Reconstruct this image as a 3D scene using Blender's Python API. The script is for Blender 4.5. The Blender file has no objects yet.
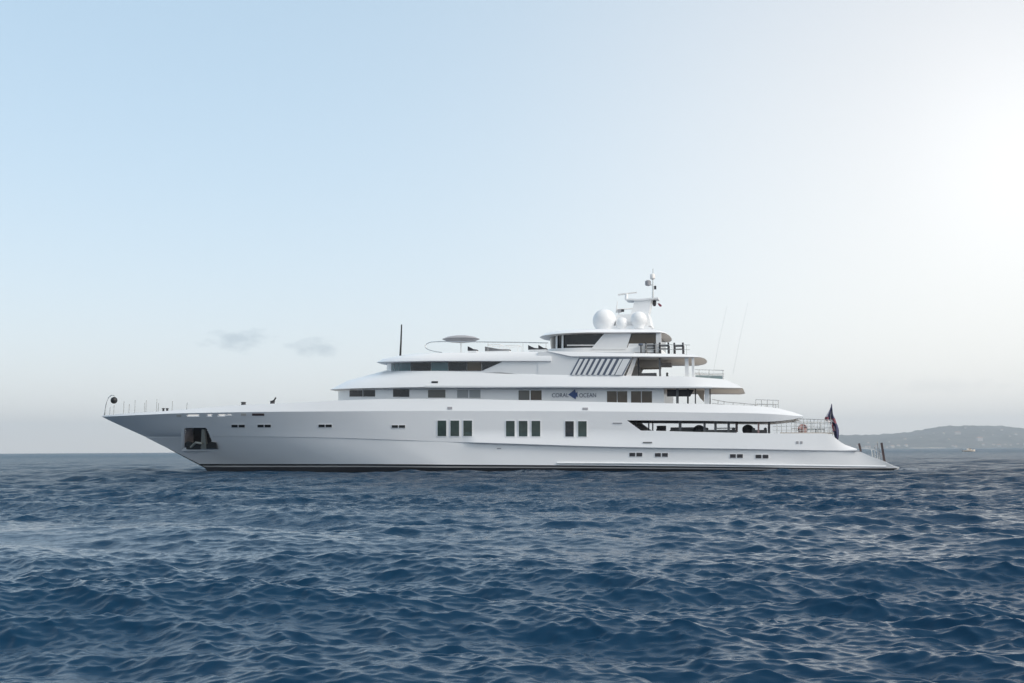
import bpy, bmesh, math, random
import numpy as np
from mathutils import Vector, Matrix
R = math.radians
random.seed(7); rng = np.random.default_rng(11)
scene = bpy.context.scene
C = scene.collection

# ------------------------------------------------------------------ camera
F = 1200.0; W, H = 1024, 683; CAM_Z = 1.82
HORIZON = 450.4; TILT = 0.0058
cam_d = bpy.data.cameras.new('camera'); cam = bpy.data.objects.new('camera', cam_d); C.objects.link(cam)
cam_d.sensor_fit = 'HORIZONTAL'; cam_d.sensor_width = 36.0; cam_d.lens = F / W * 36.0
cam_d.clip_start = 0.1; cam_d.clip_end = 60000
PITCH = math.atan((HORIZON - H / 2) / F)
CROT = Matrix.Rotation(math.pi / 2 + PITCH, 4, 'X') @ Matrix.Rotation(-TILT, 4, 'Z')
cam.matrix_world = Matrix.Translation((0, 0, CAM_Z)) @ CROT
scene.camera = cam

# ------------------------------------------------------------------ light
SUN_AZ, SUN_EL = R(120), R(36.0)           # behind the viewer to the right, softened by haze
SUN_DIR = Vector((math.sin(SUN_AZ) * math.cos(SUN_EL), math.cos(SUN_AZ) * math.cos(SUN_EL), math.sin(SUN_EL)))
sd = bpy.data.lights.new('sun', 'SUN'); sun = bpy.data.objects.new('sun', sd); C.objects.link(sun)
sd.energy = 1.8; sd.angle = R(24.0); sd.color = (1.0, 0.94, 0.86)
sun.rotation_euler = SUN_DIR.to_track_quat('Z', 'Y').to_euler()

world = bpy.data.worlds.new('World'); scene.world = world; world.use_nodes = True
wt = world.node_tree; wn = wt.nodes; wl = wt.links; wn.clear()
def N(nt, typ, **kw):
    n = nt.nodes.new(typ)
    for k, v in kw.items():
        if k == 'inp':
            for a, b in v.items(): n.inputs[a].default_value = b
        else: setattr(n, k, v)
    return n
def math_n(nt, op, a, b=None, c=None, clamp=False):
    n = nt.nodes.new('ShaderNodeMath'); n.operation = op; n.use_clamp = clamp
    for i, x in enumerate((a, b, c)):
        if x is None: continue
        if isinstance(x, (int, float)): n.inputs[i].default_value = x
        else: nt.links.new(x, n.inputs[i])
    return n.outputs[0]
def mix_rgb(nt, fac, a, b, mode='MIX'):
    n = nt.nodes.new('ShaderNodeMix'); n.data_type = 'RGBA'; n.blend_type = mode
    for i, x in ((0, fac), (6, a), (7, b)):
        if isinstance(x, (int, float)): n.inputs[i].default_value = x
        elif isinstance(x, (tuple, list)): n.inputs[i].default_value = (*x, 1) if len(x) == 3 else x
        else: nt.links.new(x, n.inputs[i])
    return n.outputs[2]
def pix_dir(px, py):
    return (CROT.to_3x3() @ Vector(((px - W / 2) / F, -(py - H / 2) / F, -1))).normalized()
SKY_STRENGTH = 0.10
sky = N(wt, 'ShaderNodeTexSky', sky_type='NISHITA', sun_disc=False, sun_elevation=SUN_EL, sun_rotation=SUN_AZ,
        altitude=0, air_density=1.0, dust_density=1.2, ozone_density=1.5)
tc = N(wt, 'ShaderNodeTexCoord')
nrm = N(wt, 'ShaderNodeVectorMath', operation='NORMALIZE'); wl.new(tc.outputs['Generated'], nrm.inputs[0])
sep = N(wt, 'ShaderNodeSeparateXYZ'); wl.new(nrm.outputs[0], sep.inputs[0])
elev = sep.outputs[2]
# thin milky veil over the whole sky, densest towards the horizon
veil = math_n(wt, 'POWER', math_n(wt, 'SUBTRACT', 1.0, math_n(wt, 'MAXIMUM', elev, 0.0)), 3.0)
vfac = math_n(wt, 'MULTIPLY_ADD', veil, 0.38, 0.50)
dot = N(wt, 'ShaderNodeVectorMath', operation='DOT_PRODUCT'); wl.new(nrm.outputs[0], dot.inputs[0]); dot.inputs[1].default_value = pix_dir(1040, 150)      # bright thin cloud to the right
cosang = math_n(wt, 'MAXIMUM', dot.outputs['Value'], 0.0)
glow1 = math_n(wt, 'MULTIPLY', math_n(wt, 'POWER', cosang, 16.0), .9)
glow2 = math_n(wt, 'POWER', cosang, 240.0)
hz = math_n(wt, 'POWER', math_n(wt, 'SUBTRACT', 1.0, math_n(wt, 'ABSOLUTE', elev)), 7.0)
veil_col = mix_rgb(wt, hz, (5.5, 7.5, 9.0), (9.7, 9.25, 8.65))
veil_col = mix_rgb(wt, glow1, veil_col, (11.2, 10.7, 10.0))
dot2 = N(wt, 'ShaderNodeVectorMath', operation='DOT_PRODUCT'); wl.new(nrm.outputs[0], dot2.inputs[0]); dot2.inputs[1].default_value = SUN_DIR
veil_col = mix_rgb(wt, math_n(wt, 'MULTIPLY', math_n(wt, 'POWER', math_n(wt, 'MAXIMUM', dot2.outputs['Value'], 0.0), 1.3), .9), veil_col, (14.5, 13.2, 11.4))   # hazy sky whiter round the sun, brightened out of view to fill the hull
skym = mix_rgb(wt, vfac, sky.outputs[0], veil_col)
g2 = mix_rgb(wt, 1.0, skym, mix_rgb(wt, glow2, (0, 0, 0), (.9, .88, .86)), 'ADD')
# two small grey wisps and a faint one to the right, as noise-edged patches of the sky
noise = N(wt, 'ShaderNodeTexNoise', inp={'Scale': 60.0, 'Detail': 4.5, 'Roughness': 0.6}); 
mp = N(wt, 'ShaderNodeMapping'); wl.new(nrm.outputs[0], mp.inputs[0]); mp.inputs['Scale'].default_value = (1, 1, 2.2); wl.new(mp.outputs[0], noise.inputs['Vector'])
nz = math_n(wt, 'SUBTRACT', noise.outputs['Fac'], 0.5)
cur = g2
for (px, py, rx, rz, amt) in ((235, 340, 33, 12, .50), (317, 348, 31, 11, .50), (940, 386, 70, 9, .12), (1100, 380, 80, 14, .08), (-60, 352, 60, 14, .12)):
    d0 = pix_dir(px, py)
    s = N(wt, 'ShaderNodeVectorMath', operation='SUBTRACT'); wl.new(nrm.outputs[0], s.inputs[0]); s.inputs[1].default_value = d0
    m = N(wt, 'ShaderNodeVectorMath', operation='MULTIPLY'); wl.new(s.outputs[0], m.inputs[0]); m.inputs[1].default_value = (F / rx, F / rx, F / rz)
    ln = N(wt, 'ShaderNodeVectorMath', operation='LENGTH'); wl.new(m.outputs[0], ln.inputs[0])
    body = math_n(wt, 'SUBTRACT', 0.95, ln.outputs['Value'])
    fac = math_n(wt, 'MULTIPLY', math_n(wt, 'MULTIPLY_ADD', nz, 2.6, body, clamp=True), amt)
    cur = mix_rgb(wt, fac, cur, mix_rgb(wt, 1.0, cur, (.50, .56, .62), 'MULTIPLY'))
bg = N(wt, 'ShaderNodeBackground'); wl.new(cur, bg.inputs[0]); bg.inputs[1].default_value = SKY_STRENGTH
wo = N(wt, 'ShaderNodeOutputWorld'); wl.new(bg.outputs[0], wo.inputs[0])

vs = scene.view_settings
vs.view_transform = 'Standard'; vs.look = 'None'; vs.gamma = 1; vs.use_curve_mapping = False; vs.exposure = 0.31
scene.render.engine = 'CYCLES'
scene.cycles.use_denoising = True
scene.cycles.max_bounces = 8; scene.cycles.volume_bounces = 0
scene.cycles.caustics_reflective = False; scene.cycles.caustics_refractive = False

# ------------------------------------------------------------------ materials
def mat(name, col, rough=0.5, metal=0.0, ior=1.5, coat=0.0, var=0.06, vscale=0.6, bump=0.0, bscale=20.0, spec=0.5):
    m = bpy.data.materials.new(name); m.use_nodes = True; nt = m.node_tree
    b = nt.nodes['Principled BSDF']
    b.inputs['Roughness'].default_value = rough; b.inputs['Metallic'].default_value = metal
    b.inputs['IOR'].default_value = ior; b.inputs['Coat Weight'].default_value = coat
    b.inputs['Specular IOR Level'].default_value = spec
    t = N(nt, 'ShaderNodeTexCoord'); no = N(nt, 'ShaderNodeTexNoise', inp={'Scale': vscale, 'Detail': 4.0})
    nt.links.new(t.outputs['Object'], no.inputs['Vector'])
    lo = tuple(c * (1 - var) for c in col); hi = tuple(min(1, c * (1 + var)) for c in col)
    nt.links.new(mix_rgb(nt, no.outputs['Fac'], lo, hi), b.inputs['Base Color'])
    if bump:
        n2 = N(nt, 'ShaderNodeTexNoise', inp={'Scale': bscale, 'Detail': 3.0}); nt.links.new(t.outputs['Object'], n2.inputs['Vector'])
        bm_ = N(nt, 'ShaderNodeBump', inp={'Strength': bump, 'Distance': 0.05}); nt.links.new(n2.outputs['Fac'], bm_.inputs['Height'])
        nt.links.new(bm_.outputs['Normal'], b.inputs['Normal'])
    return m
M = dict(
    hull=mat('hull_paint', (.82, .825, .835), .2, coat=.3, var=.03, vscale=.3, bump=.10, bscale=.45),
    white=mat('white_paint', (.82, .83, .84), .3, coat=.2, var=.02, vscale=.4),
    soffit=mat('soffit_paint', (.80, .79, .79), .5, var=.03),
    boot=mat('boot_black', (.012, .014, .018), .3),
    anti=mat('bottom_paint', (.03, .03, .035), .5),
    stripe=mat('boot_grey', (.42, .41, .40), .4),
    teak=mat('teak', (.52, .47, .41), .6, var=.2, vscale=3),
    glass=mat('dark_glass', (.010, .013, .018), .06, ior=1.5, var=.2),
    glass_teal=mat('teal_glass', (.07, .13, .15), .08, var=.2),
    glass_green=mat('green_glass', (.030, .052, .046), .06, var=.7, vscale=1.3),
    glass_brown=mat('brown_glass', (.065, .050, .036), .1, var=.3, vscale=1.5),
    glass_grey=mat('grey_glass', (.11, .11, .105), .12, var=.2),
    glass_pale=mat('pale_blind', (.30, .32, .33), .3, var=.1),
    black=mat('black_paint', (.010, .010, .012), .45),
    dark=mat('charcoal', (.03, .03, .036), .6, var=.15),
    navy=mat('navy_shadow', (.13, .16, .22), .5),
    steel=mat('stainless', (.62, .62, .61), .25, metal=1.0),
    iron=mat('anchor_steel', (.10, .10, .095), .5, metal=.6, var=.3, vscale=4),
    galv=mat('galvanised', (.36, .36, .32), .5, metal=.2, var=.2, vscale=4),
    rust=mat('rusty_liner', (.60, .52, .50), .7, var=.4, vscale=2),
    pale=mat('pale_fitting', (.80, .78, .76), .4),
    redbrown=mat('red_brown', (.07, .045, .045), .5),
    beige=mat('beige_panel', (.58, .55, .51), .6),
    cushion=mat('grey_cushion', (.16, .165, .175), .9, var=.15, vscale=5),
    pink=mat('pink_upholstery', (.46, .30, .29), .9, var=.15, vscale=5),
    clear=mat('windscreen_glass', (.20, .27, .28), .05, var=.1),
    blue=mat('emblem_blue', (.035, .075, .22), .4, var=.3, vscale=2.5),
    deckhead=mat('deckhead_shade', (.13, .13, .14), .6),  # shade under the upper deck, put into the colour of its underside
    letter=mat('letter_grey', (.11, .12, .17), .4),
    dome=mat('radome_white', (.80, .81, .82), .35, var=.01),
    grey=mat('grey_canvas', (.33, .33, .35), .8, var=.08),
    flagnavy=mat('flag_navy', (.045, .048, .11), .8, var=.25, vscale=2),
    flagred=mat('flag_red', (.20, .05, .07), .8), flagwhite=mat('flag_white', (.72, .66, .68), .8),
)

# ------------------------------------------------------------------ yacht frame and tracing
YAW = R(12.0); YD = 108.0; YX = 0.0
EU = Vector((math.cos(YAW), -math.sin(YAW), 0)); EV = Vector((math.sin(YAW), math.cos(YAW), 0)); YO = Vector((YX, YD, 0))
CAMP = Vector((0, 0, CAM_Z)); CR3 = CROT.to_3x3()
def Q(px, py, v):
    """the yacht-local point seen at pixel (px, py) at distance v across the yacht (port is negative)"""
    d = CR3 @ Vector(((px - W / 2) / F, -(py - H / 2) / F, -1))
    t = (v - (CAMP - YO).dot(EV)) / d.dot(EV)
    p = CAMP + d * t - YO
    return Vector((p.dot(EU), v, p.z))
def G(px, py, Y):
    d = CR3 @ Vector(((px - W / 2) / F, -(py - H / 2) / F, -1))
    return CAMP + d * (Y / d.y)
yacht = bpy.data.objects.new('motor_yacht', None); C.objects.link(yacht)
yacht.location = YO; yacht.rotation_euler = (0, 0, -YAW)
YM = Matrix.Translation(YO) @ Matrix.Rotation(-YAW, 4, 'Z')
yacht['label'] = 'large white multi-deck motor yacht lying broadside on the blue sea'; yacht['category'] = 'yacht'

# ------------------------------------------------------------------ mesh helpers
class MB:
    def __init__(s): s.v = []; s.f = []; s.m = []; s.mats = []
    def mi(s, m):
        if m not in s.mats: s.mats.append(m)
        return s.mats.index(m)
    def add(s, vs_, fs, m):
        o = len(s.v); k = s.mi(m); s.v += [tuple(x) for x in vs_]; s.f += [tuple(o + i for i in f) for f in fs]; s.m += [k] * len(fs); return s
    def box(s, c, size, m, mtx=None):
        hx, hy, hz_ = (x / 2 for x in size)
        vv = [Vector((x, y, z)) for x in (-hx, hx) for y in (-hy, hy) for z in (-hz_, hz_)]
        if mtx is not None: vv = [mtx @ x for x in vv]
        vv = [x + Vector(c) for x in vv]
        return s.add(vv, [(0, 1, 3, 2), (4, 6, 7, 5), (0, 4, 5, 1), (2, 3, 7, 6), (0, 2, 6, 4), (1, 5, 7, 3)], m)
    def tube(s, pts, r, m, n=6, r2=None):
        pts = [Vector(p) for p in pts]; rings = []
        for i, p in enumerate(pts):
            a = pts[max(i - 1, 0)]; b = pts[min(i + 1, len(pts) - 1)]
            d = (b - a).normalized(); up = Vector((0, 0, 1)) if abs(d.z) < .9 else Vector((1, 0, 0))
            x = d.cross(up).normalized(); y = d.cross(x)
            rr = r if r2 is None else r + (r2 - r) * i / (len(pts) - 1)
            rings.append([p + x * rr * math.cos(2 * math.pi * k / n) + y * rr * math.sin(2 * math.pi * k / n) for k in range(n)])
        vv = [q for ring in rings for q in ring]; fs = []
        for i in range(len(pts) - 1):
            for k in range(n): fs.append((i * n + k, i * n + (k + 1) % n, (i + 1) * n + (k + 1) % n, (i + 1) * n + k))
        fs += [tuple(range(n - 1, -1, -1)), tuple((len(pts) - 1) * n + k for k in range(n))]
        return s.add(vv, fs, m)
    def lathe(s, c, prof, m, n=20, axis='z'):
        c = Vector(c); vv = []; fs = []
        for (r, z) in prof:
            for k in range(n):
                a = 2 * math.pi * k / n; x, y = r * math.cos(a), r * math.sin(a)
                vv.append(c + (Vector((x, y, z)) if axis == 'z' else Vector((x, z, y)) if axis == 'y' else Vector((z, x, y))))
        for i in range(len(prof) - 1):
            for k in range(n): fs.append((i * n + k, i * n + (k + 1) % n, (i + 1) * n + (k + 1) % n, (i + 1) * n + k))
        fs += [tuple(range(n - 1, -1, -1)), tuple((len(prof) - 1) * n + k for k in range(n))]
        return s.add(vv, fs, m)
    def prism(s, poly, off, m):
        """poly: 3D outline; off: vector of extrusion"""
        n = len(poly); a = [Vector(p) for p in poly]; b = [p + Vector(off) for p in a]
        fs = [tuple(range(n)), tuple(range(2 * n - 1, n - 1, -1))] + [(i, n + i, n + (i + 1) % n, (i + 1) % n) for i in range(n)]
        return s.add(a + b, fs, m)
    def build(s, name, parent=None, smooth=None, fix=True):
        me = bpy.data.meshes.new(name); me.from_pydata(s.v, [], s.f); me.update()
        for m in s.mats: me.materials.append(M[m] if isinstance(m, str) else m)
        me.polygons.foreach_set('material_index', s.m)
        if fix:
            b = bmesh.new(); b.from_mesh(me); bmesh.ops.recalc_face_normals(b, faces=b.faces[:]); b.to_mesh(me); b.free()
        if smooth is not None:
            me.polygons.foreach_set('use_smooth', [True] * len(me.polygons)); me.set_sharp_from_angle(angle=R(smooth))
        o = bpy.data.objects.new(name, me); C.objects.link(o)
        if parent is not None: o.parent = parent
        return o
def tag(o, label=None, cat=None, group=None, kind=None):
    if label: o['label'] = label
    if cat: o['category'] = cat
    if group: o['group'] = group
    if kind: o['kind'] = kind
    return o
def thing(name, label, cat, loc, group=None):
    """an Empty standing on the yacht at yacht-local loc"""
    o = bpy.data.objects.new(name, None); C.objects.link(o)
    o.matrix_world = YM @ Matrix.Translation(loc)
    return tag(o, label, cat, group)

# lines: control points (px, py, half breadth) -> dense polyline on the port side, sampled evenly along u
def line(ctrl, n, smooth=True):
    P = np.array([tuple(Q(px, py, -hb)) for px, py, hb in ctrl])
    u = np.linspace(P[0, 0], P[-1, 0], n)
    if not smooth: return np.stack([u, np.interp(u, P[:, 0], P[:, 1]), np.interp(u, P[:, 0], P[:, 2])], 1)
    x = P[:, 0]; out = [u]
    for k in (1, 2):                      # monotone cubic
        y = P[:, k]; h = np.diff(x); d = np.diff(y) / h; mm = np.zeros_like(y); mm[0] = d[0]; mm[-1] = d[-1]
        for i in range(1, len(y) - 1): mm[i] = 0 if d[i - 1] * d[i] <= 0 else 2 * d[i - 1] * d[i] / (d[i - 1] + d[i])
        i = np.clip(np.searchsorted(x, u) - 1, 0, len(x) - 2); t = (u - x[i]) / h[i]
        out.append(y[i] * (2 * t**3 - 3 * t**2 + 1) + h[i] * mm[i] * (t**3 - 2 * t**2 + t) + y[i + 1] * (-2 * t**3 + 3 * t**2) + h[i] * mm[i + 1] * (t**3 - t**2))
    return np.stack(out, 1)
NS = 260
CT = dict(
 T=[(102.5,415.7,.03),(112,414.7,.75),(130,413.3,1.75),(155,411.7,2.75),(180,410,3.5),(200,408.3,4.0),(225,406.2,4.45),(245,404.8,4.75),(270,403.8,5.05),(300,402.6,5.3),(335,400.6,5.5),(380,399.2,5.6),(430,398.6,5.62),(520,400.2,5.62),(600,402,5.62),(650,403,5.6),(700,403.8,5.5),(740,405.2,5.4),(775,407.8,5.3),(790,411.3,5.3),(803,415.6,5.3)],
 S=[(102,416.7,.04),(112,416.3,.85),(130,415.4,1.95),(155,414.3,3.0),(180,413.3,3.8),(200,412.9,4.35),(245,412.1,5.1),(290,411.6,5.55),(335,411.4,5.8),(400,411,5.95),(500,411,6.),(620,411.5,6.),(700,412.5,5.95),(760,413.5,5.85),(803,416.3,5.6)],
 O=[(109,420.3,.02),(130,420,1.45),(155,419.8,2.45),(180,419.6,3.25),(200,419.6,3.85),(245,419.8,4.8),(290,420,5.38),(335,420,5.7),(400,420,5.92),(500,420,6.),(627,420.3,6.),(700,420.8,5.95),(769,421.6,5.8),(790,419.8,5.7),(803,417.2,5.6)],
 O1=[(109,420.3,.02),(130,420,1.45),(155,419.8,2.45),(180,419.6,3.25),(200,419.6,3.85),(245,419.8,4.8),(290,420,5.38),(335,420,5.7),(400,420,5.92),(500,420,6.),(627,420.3,6.)],
 M1=[(137,433,.02),(155,433,1.05),(180,433,2.15),(200,432.8,2.85),(245,432,4.1),(290,431.5,4.95),(335,431,5.45),(400,431,5.88),(500,431,6.),(641,430.6,6.)],
 M=[(137,433,.02),(155,433,1.05),(180,433,2.15),(200,432.8,2.85),(245,432,4.1),(290,431.5,4.95),(335,431,5.45),(400,431,5.88),(500,431,6.),(641,430.6,6.),(700,432,5.97),(770,433.3,5.85),(826,433.4,5.65),(831,435,5.62),(843,443.6,5.5),(857,449,5.4)],
 N=[(146,437,.02),(170,436.8,1.2),(200,436.6,2.5),(245,436.6,3.85),(290,437,4.8),(335,437.8,5.36),(400,440,5.85),(462,442.2,6.0),(476,442.5,6.24),(600,446.4,6.3),(640,447.3,6.28),(740,448.8,6.16),(800,449.9,6.0),(845,450.5,5.72),(857,450.2,5.7)],
 N2=[(146,437.4,.02),(170,437.2,1.18),(200,437,2.46),(245,437,3.8),(290,437.4,4.75),(335,438.2,5.3),(400,440.5,5.8),(462,442.8,5.95),(476,443.9,5.95),(600,447.8,6.),(640,448.7,6.),(740,450.3,5.95),(800,451.3,5.85),(845,451.8,5.6),(857,451.4,5.5)],
 L=[(146,437.4,.02),(170,437.2,1.18),(200,437,2.46),(245,437,3.8),(290,437.4,4.75),(335,438.2,5.3),(400,440.5,5.8),(462,442.8,5.95),(476,443.9,5.95),(600,447.8,6.),(640,448.7,6.),(740,450.3,5.95),(800,451.3,5.85),(845,451.8,5.6),(857,451.6,5.5),(872,456.8,5.45),(885,461.7,5.4),(893,465.8,5.3),(898,467,5.2)],
 B=[(199,464,.02),(230,464,1.15),(260,464,2.3),(300,464,3.65),(350,464,4.95),(400,464.2,5.7),(450,464.6,6.0),(557,465.2,6.08),(620,465.7,6.08),(740,467,6.02),(840,468.2,5.65),(898.5,468.2,5.2)],
 B2=[(201.5,465.6,.02),(230,465.7,1.12),(260,465.7,2.26),(300,465.7,3.6),(350,465.7,4.9),(400,466,5.66),(450,466.3,5.97),(557,466.8,6.05),(620,467.2,6.05),(740,468.4,6.0),(840,469.4,5.6),(893,469.8,5.1)],
 B3=[(204,467.0,.02),(230,467,1.1),(260,467,2.22),(300,467,3.55),(350,467,4.86),(400,467.2,5.62),(450,467.6,5.95),(557,468,6.02),(620,468.4,6.02),(740,469.6,5.97),(840,470.4,5.55),(890,471,5.05)],
)
LN = {k: line(v, NS) for k, v in CT.items()}
Kb = LN['B3'].copy(); Kb[:, 2] = -.75; Kb[:, 1] *= .9; Kb[:, 0] -= np.linspace(-1.0, 1.6, NS); LN['W'] = Kb
Kc = Kb.copy(); Kc[:, 2] = -2.2; Kc[:, 1] *= .3; LN['K'] = Kc
U_SPLIT = LN['O1'][-1, 0]
STEM = np.array([LN[k][0] for k in ('S', 'O', 'M', 'N')])
def side_hb(u, z):
    """half breadth of the topsides forward of the deck opening: a smooth frame through sheer, mid line and knuckle, closed on the stem"""
    P = []
    for k in ('S', 'M', 'N'):
        A = LN[k]
        if u >= A[0, 0]: P.append((-np.interp(u, A[:, 0], A[:, 2]), -np.interp(u, A[:, 0], A[:, 1])))
    if len(P) < 3: P.append((-np.interp(u, STEM[:, 0], STEM[:, 2]), .02))
    x = [p[0] for p in P]; y = [p[1] for p in P]; z = min(max(-z, x[0]), x[-1]); n = len(x)
    if n == 1: return y[0]
    h = [max(x[i + 1] - x[i], .02) for i in range(n - 1)]; d = [(y[i + 1] - y[i]) / h[i] for i in range(n - 1)]
    m = [d[0]] + [0 if d[i - 1] * d[i] <= 0 else 2 * d[i - 1] * d[i] / (d[i - 1] + d[i]) for i in range(1, n - 1)] + [d[-1]]
    i = 0 if n == 2 or z <= x[1] else 1; t = min((z - x[i]) / h[i], 1)
    return y[i] * (2 * t**3 - 3 * t**2 + 1) + h[i] * m[i] * (t**3 - 2 * t**2 + t) + y[i + 1] * (-2 * t**3 + 3 * t**2) + h[i] * m[i + 1] * (t**3 - t**2)
def side_rows(names, ends, cnt):
    out = []
    for s_, n_ in enumerate(cnt):
        A, B_ = LN[names[s_]], LN[names[s_ + 1]]
        for j in range(n_ + (s_ == len(cnt) - 1)):
            f = j / n_; u = np.linspace(A[0, 0] * (1 - f) + B_[0, 0] * f, ends[s_] * (1 - f) + ends[s_ + 1] * f, NS)
            z = np.interp(u, A[:, 0], A[:, 2]) * (1 - f) + np.interp(u, B_[:, 0], B_[:, 2]) * f
            out.append(np.stack([u, [-side_hb(a_, b_) for a_, b_ in zip(u, z)], z], 1))
    return out
def strip_pts(a, b, rows, bulge=0.0):
    A, Bq = LN[a], LN[b]; out = []
    for j in range(rows + 1):
        t = j / rows; P = A * (1 - t) + Bq * t
        P[:, 1] += bulge * 4 * t * (1 - t) * np.clip(-(A[:, 1] - Bq[:, 1]) * .25, -0.6, 0.6)   # hollow flare
        out.append(P)
    return out
POCKET = [(184.5, 427.8), (206.5, 427.8), (214.5, 447.5), (184.5, 447.5)]
def inpoly(x, y, poly):
    c = False; j = len(poly) - 1
    for i in range(len(poly)):
        xi, yi = poly[i]; xj, yj = poly[j]
        if (yi > y) != (yj > y) and x < (xj - xi) * (y - yi) / (yj - yi) + xi: c = not c
        j = i
    return c
def add_strip(mb, rowsP, m, hole=None):
    n = len(rowsP[0]); nr = len(rowsP)
    for sgn in (1, -1):
        vv = [(p[0], p[1] * sgn, p[2]) for P in rowsP for p in P]; fs = []
        for j in range(nr - 1):
            for i in range(n - 1):
                if hole:
                    c = (rowsP[j][i] + rowsP[j + 1][i + 1] + rowsP[j][i + 1] + rowsP[j + 1][i]) / 4
                    if inpoly(c[0], c[2], hole) or any(inpoly(c[0], c[2], q_) for q_ in SLOTS): continue
                f = (j * n + i, (j + 1) * n + i, (j + 1) * n + i + 1, j * n + i + 1)
                fs.append(f if sgn > 0 else f[::-1])
        mb.add(vv, fs, m)
def finish_shell(mb, name, parent, thick=.10):
    o = mb.build(name, parent, smooth=40, fix=False)
    md = o.modifiers.new('shell', 'SOLIDIFY'); md.thickness = thick; md.offset = -1
    es_ = o.modifiers.new('crisp_edges', 'EDGE_SPLIT'); es_.split_angle = R(40)
    return o
def hull_hb(u, z, stk):
    best = None
    if u < U_SPLIT and np.interp(u, LN['N'][:, 0], LN['N'][:, 2]) < z < np.interp(u, LN['S'][:, 0], LN['S'][:, 2]): return float(side_hb(u, z))
    for a, b in stk:
        A, Bq = LN[a], LN[b]
        za = np.interp(u, A[:, 0], A[:, 2]); zb = np.interp(u, Bq[:, 0], Bq[:, 2])
        if (zb - .02 <= z <= za + .02) or best is None:
            t = min(max((za - z) / (za - zb + 1e-6), 0), 1)
            best = np.interp(u, A[:, 0], -A[:, 1]) * (1 - t) + np.interp(u, Bq[:, 0], -Bq[:, 1]) * t
            if zb - .02 <= z <= za + .02: return best
    return best
STK = [('T', 'S'), ('S', 'O'), ('O', 'M'), ('M', 'N'), ('L', 'B')]
def on_hull(px, py, off=0.0):
    hb = 5.5
    for _ in range(6):
        p = Q(px, py, -hb - off); hb = hull_hb(p.x, p.z, STK)
    return Q(px, py, -hb - off)
PK3 = [on_hull(*p) for p in POCKET]
PKUZ = [(p.x, p.z) for p in (on_hull(*q_) for q_ in ((183.0, 426.4), (207.6, 426.4), (216.4, 449.2), (183.0, 449.2)))]
SLOTS = [[on_hull(x, y, 0) for x, y in ((x0, y0), (x1, y0), (x1, y1), (x0, y1))] for x0, x1, y0, y1 in ((186.5, 199.5, 414.5, 416.7), (207, 211.6, 414.2, 416.3), (218.4, 226, 413.9, 416.2), (226.6, 231.8, 413.7, 416))]
SLOTS = [[(p.x, p.z) for p in q_] for q_ in SLOTS]
hull = MB()
def cut(k, u0, u1):
    A = LN[k]; u = np.linspace(u0 if u0 is not None else A[0, 0], u1 if u1 is not None else A[-1, 0], NS)
    return np.stack([u, np.interp(u, A[:, 0], A[:, 1]), np.interp(u, A[:, 0], A[:, 2])], 1)
uO, uM = LN['O1'][-1, 0], LN['M1'][-1, 0]
add_strip(hull, side_rows(('S', 'O', 'M', 'N'), (uO, uO, uM, uM), (9, 6, 3)), 'hull', PKUZ)
def aft_rows(k0, k1, u0, n_):
    A, B_ = cut(k0, u0, None), cut(k1, u0, None); out = []
    for j in range(n_ + 1):
        P = A * (1 - j / n_) + B_ * (j / n_)
        w_ = np.clip((P[:, 0] - u0) / 6, 0, 1)               # runs over smoothly into the forward plating
        P[:, 1] = P[:, 1] * w_ - np.array([side_hb(a_, b_) for a_, b_ in zip(P[:, 0], P[:, 2])]) * (1 - w_); out.append(P)
    return out
add_strip(hull, aft_rows('S', 'O', uO, 4), 'hull'); add_strip(hull, aft_rows('M', 'N', uM, 4), 'hull', PKUZ)
add_strip(hull, strip_pts('N', 'N2', 1), 'hull', PKUZ)
add_strip(hull, strip_pts('L', 'B', 12), 'hull', PKUZ)
def end_cap(mb, names, m, extra=0):      # flat transom between both sides
    P = [LN[k][-1] for k in names]
    vv = [(p[0] + extra, p[1], p[2]) for p in P] + [(p[0] + extra, -p[1], p[2]) for p in P]; n = len(P)
    mb.add(vv, [(i, i + 1, n + i + 1, n + i) for i in range(n - 1)], m)
end_cap(hull, ['M', 'N', 'N2'], 'hull'); end_cap(hull, ['L', 'B'], 'hull')
hull_o = finish_shell(hull, 'hull', yacht)
bul = MB(); add_strip(bul, strip_pts('T', 'S', 2), 'white'); finish_shell(bul, 'bulwark', yacht, .12)
bt = MB(); add_strip(bt, strip_pts('B', 'B2', 1), 'boot'); add_strip(bt, strip_pts('B2', 'B3', 1), 'stripe'); add_strip(bt, strip_pts('B3', 'W', 2), 'anti'); add_strip(bt, strip_pts('W', 'K', 2), 'anti')
end_cap(bt, ['B', 'B2', 'B3', 'W', 'K'], 'anti')
bt.build('boot_stripe', yacht, smooth=40, fix=False)
# stem line: dark strip up the lower stem
st = MB(); st.tube([Q(168.5, 448, 0), Q(184, 456.4, 0), Q(199.5, 464.4, 0), Q(206, 468, 0)], .06, 'boot'); st.build('stem_band', yacht)
# lower rub rail
rr_ = MB()
pts = [Q(x, y, -6.1) for x, y in ((557, 463.0), (620, 463.3), (700, 464.2), (780, 465.2), (850, 466.2), (886, 466.6))]
rr_.tube(pts, .085, 'white', 8); rr_.build('rub_rail', yacht, smooth=50)

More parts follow.
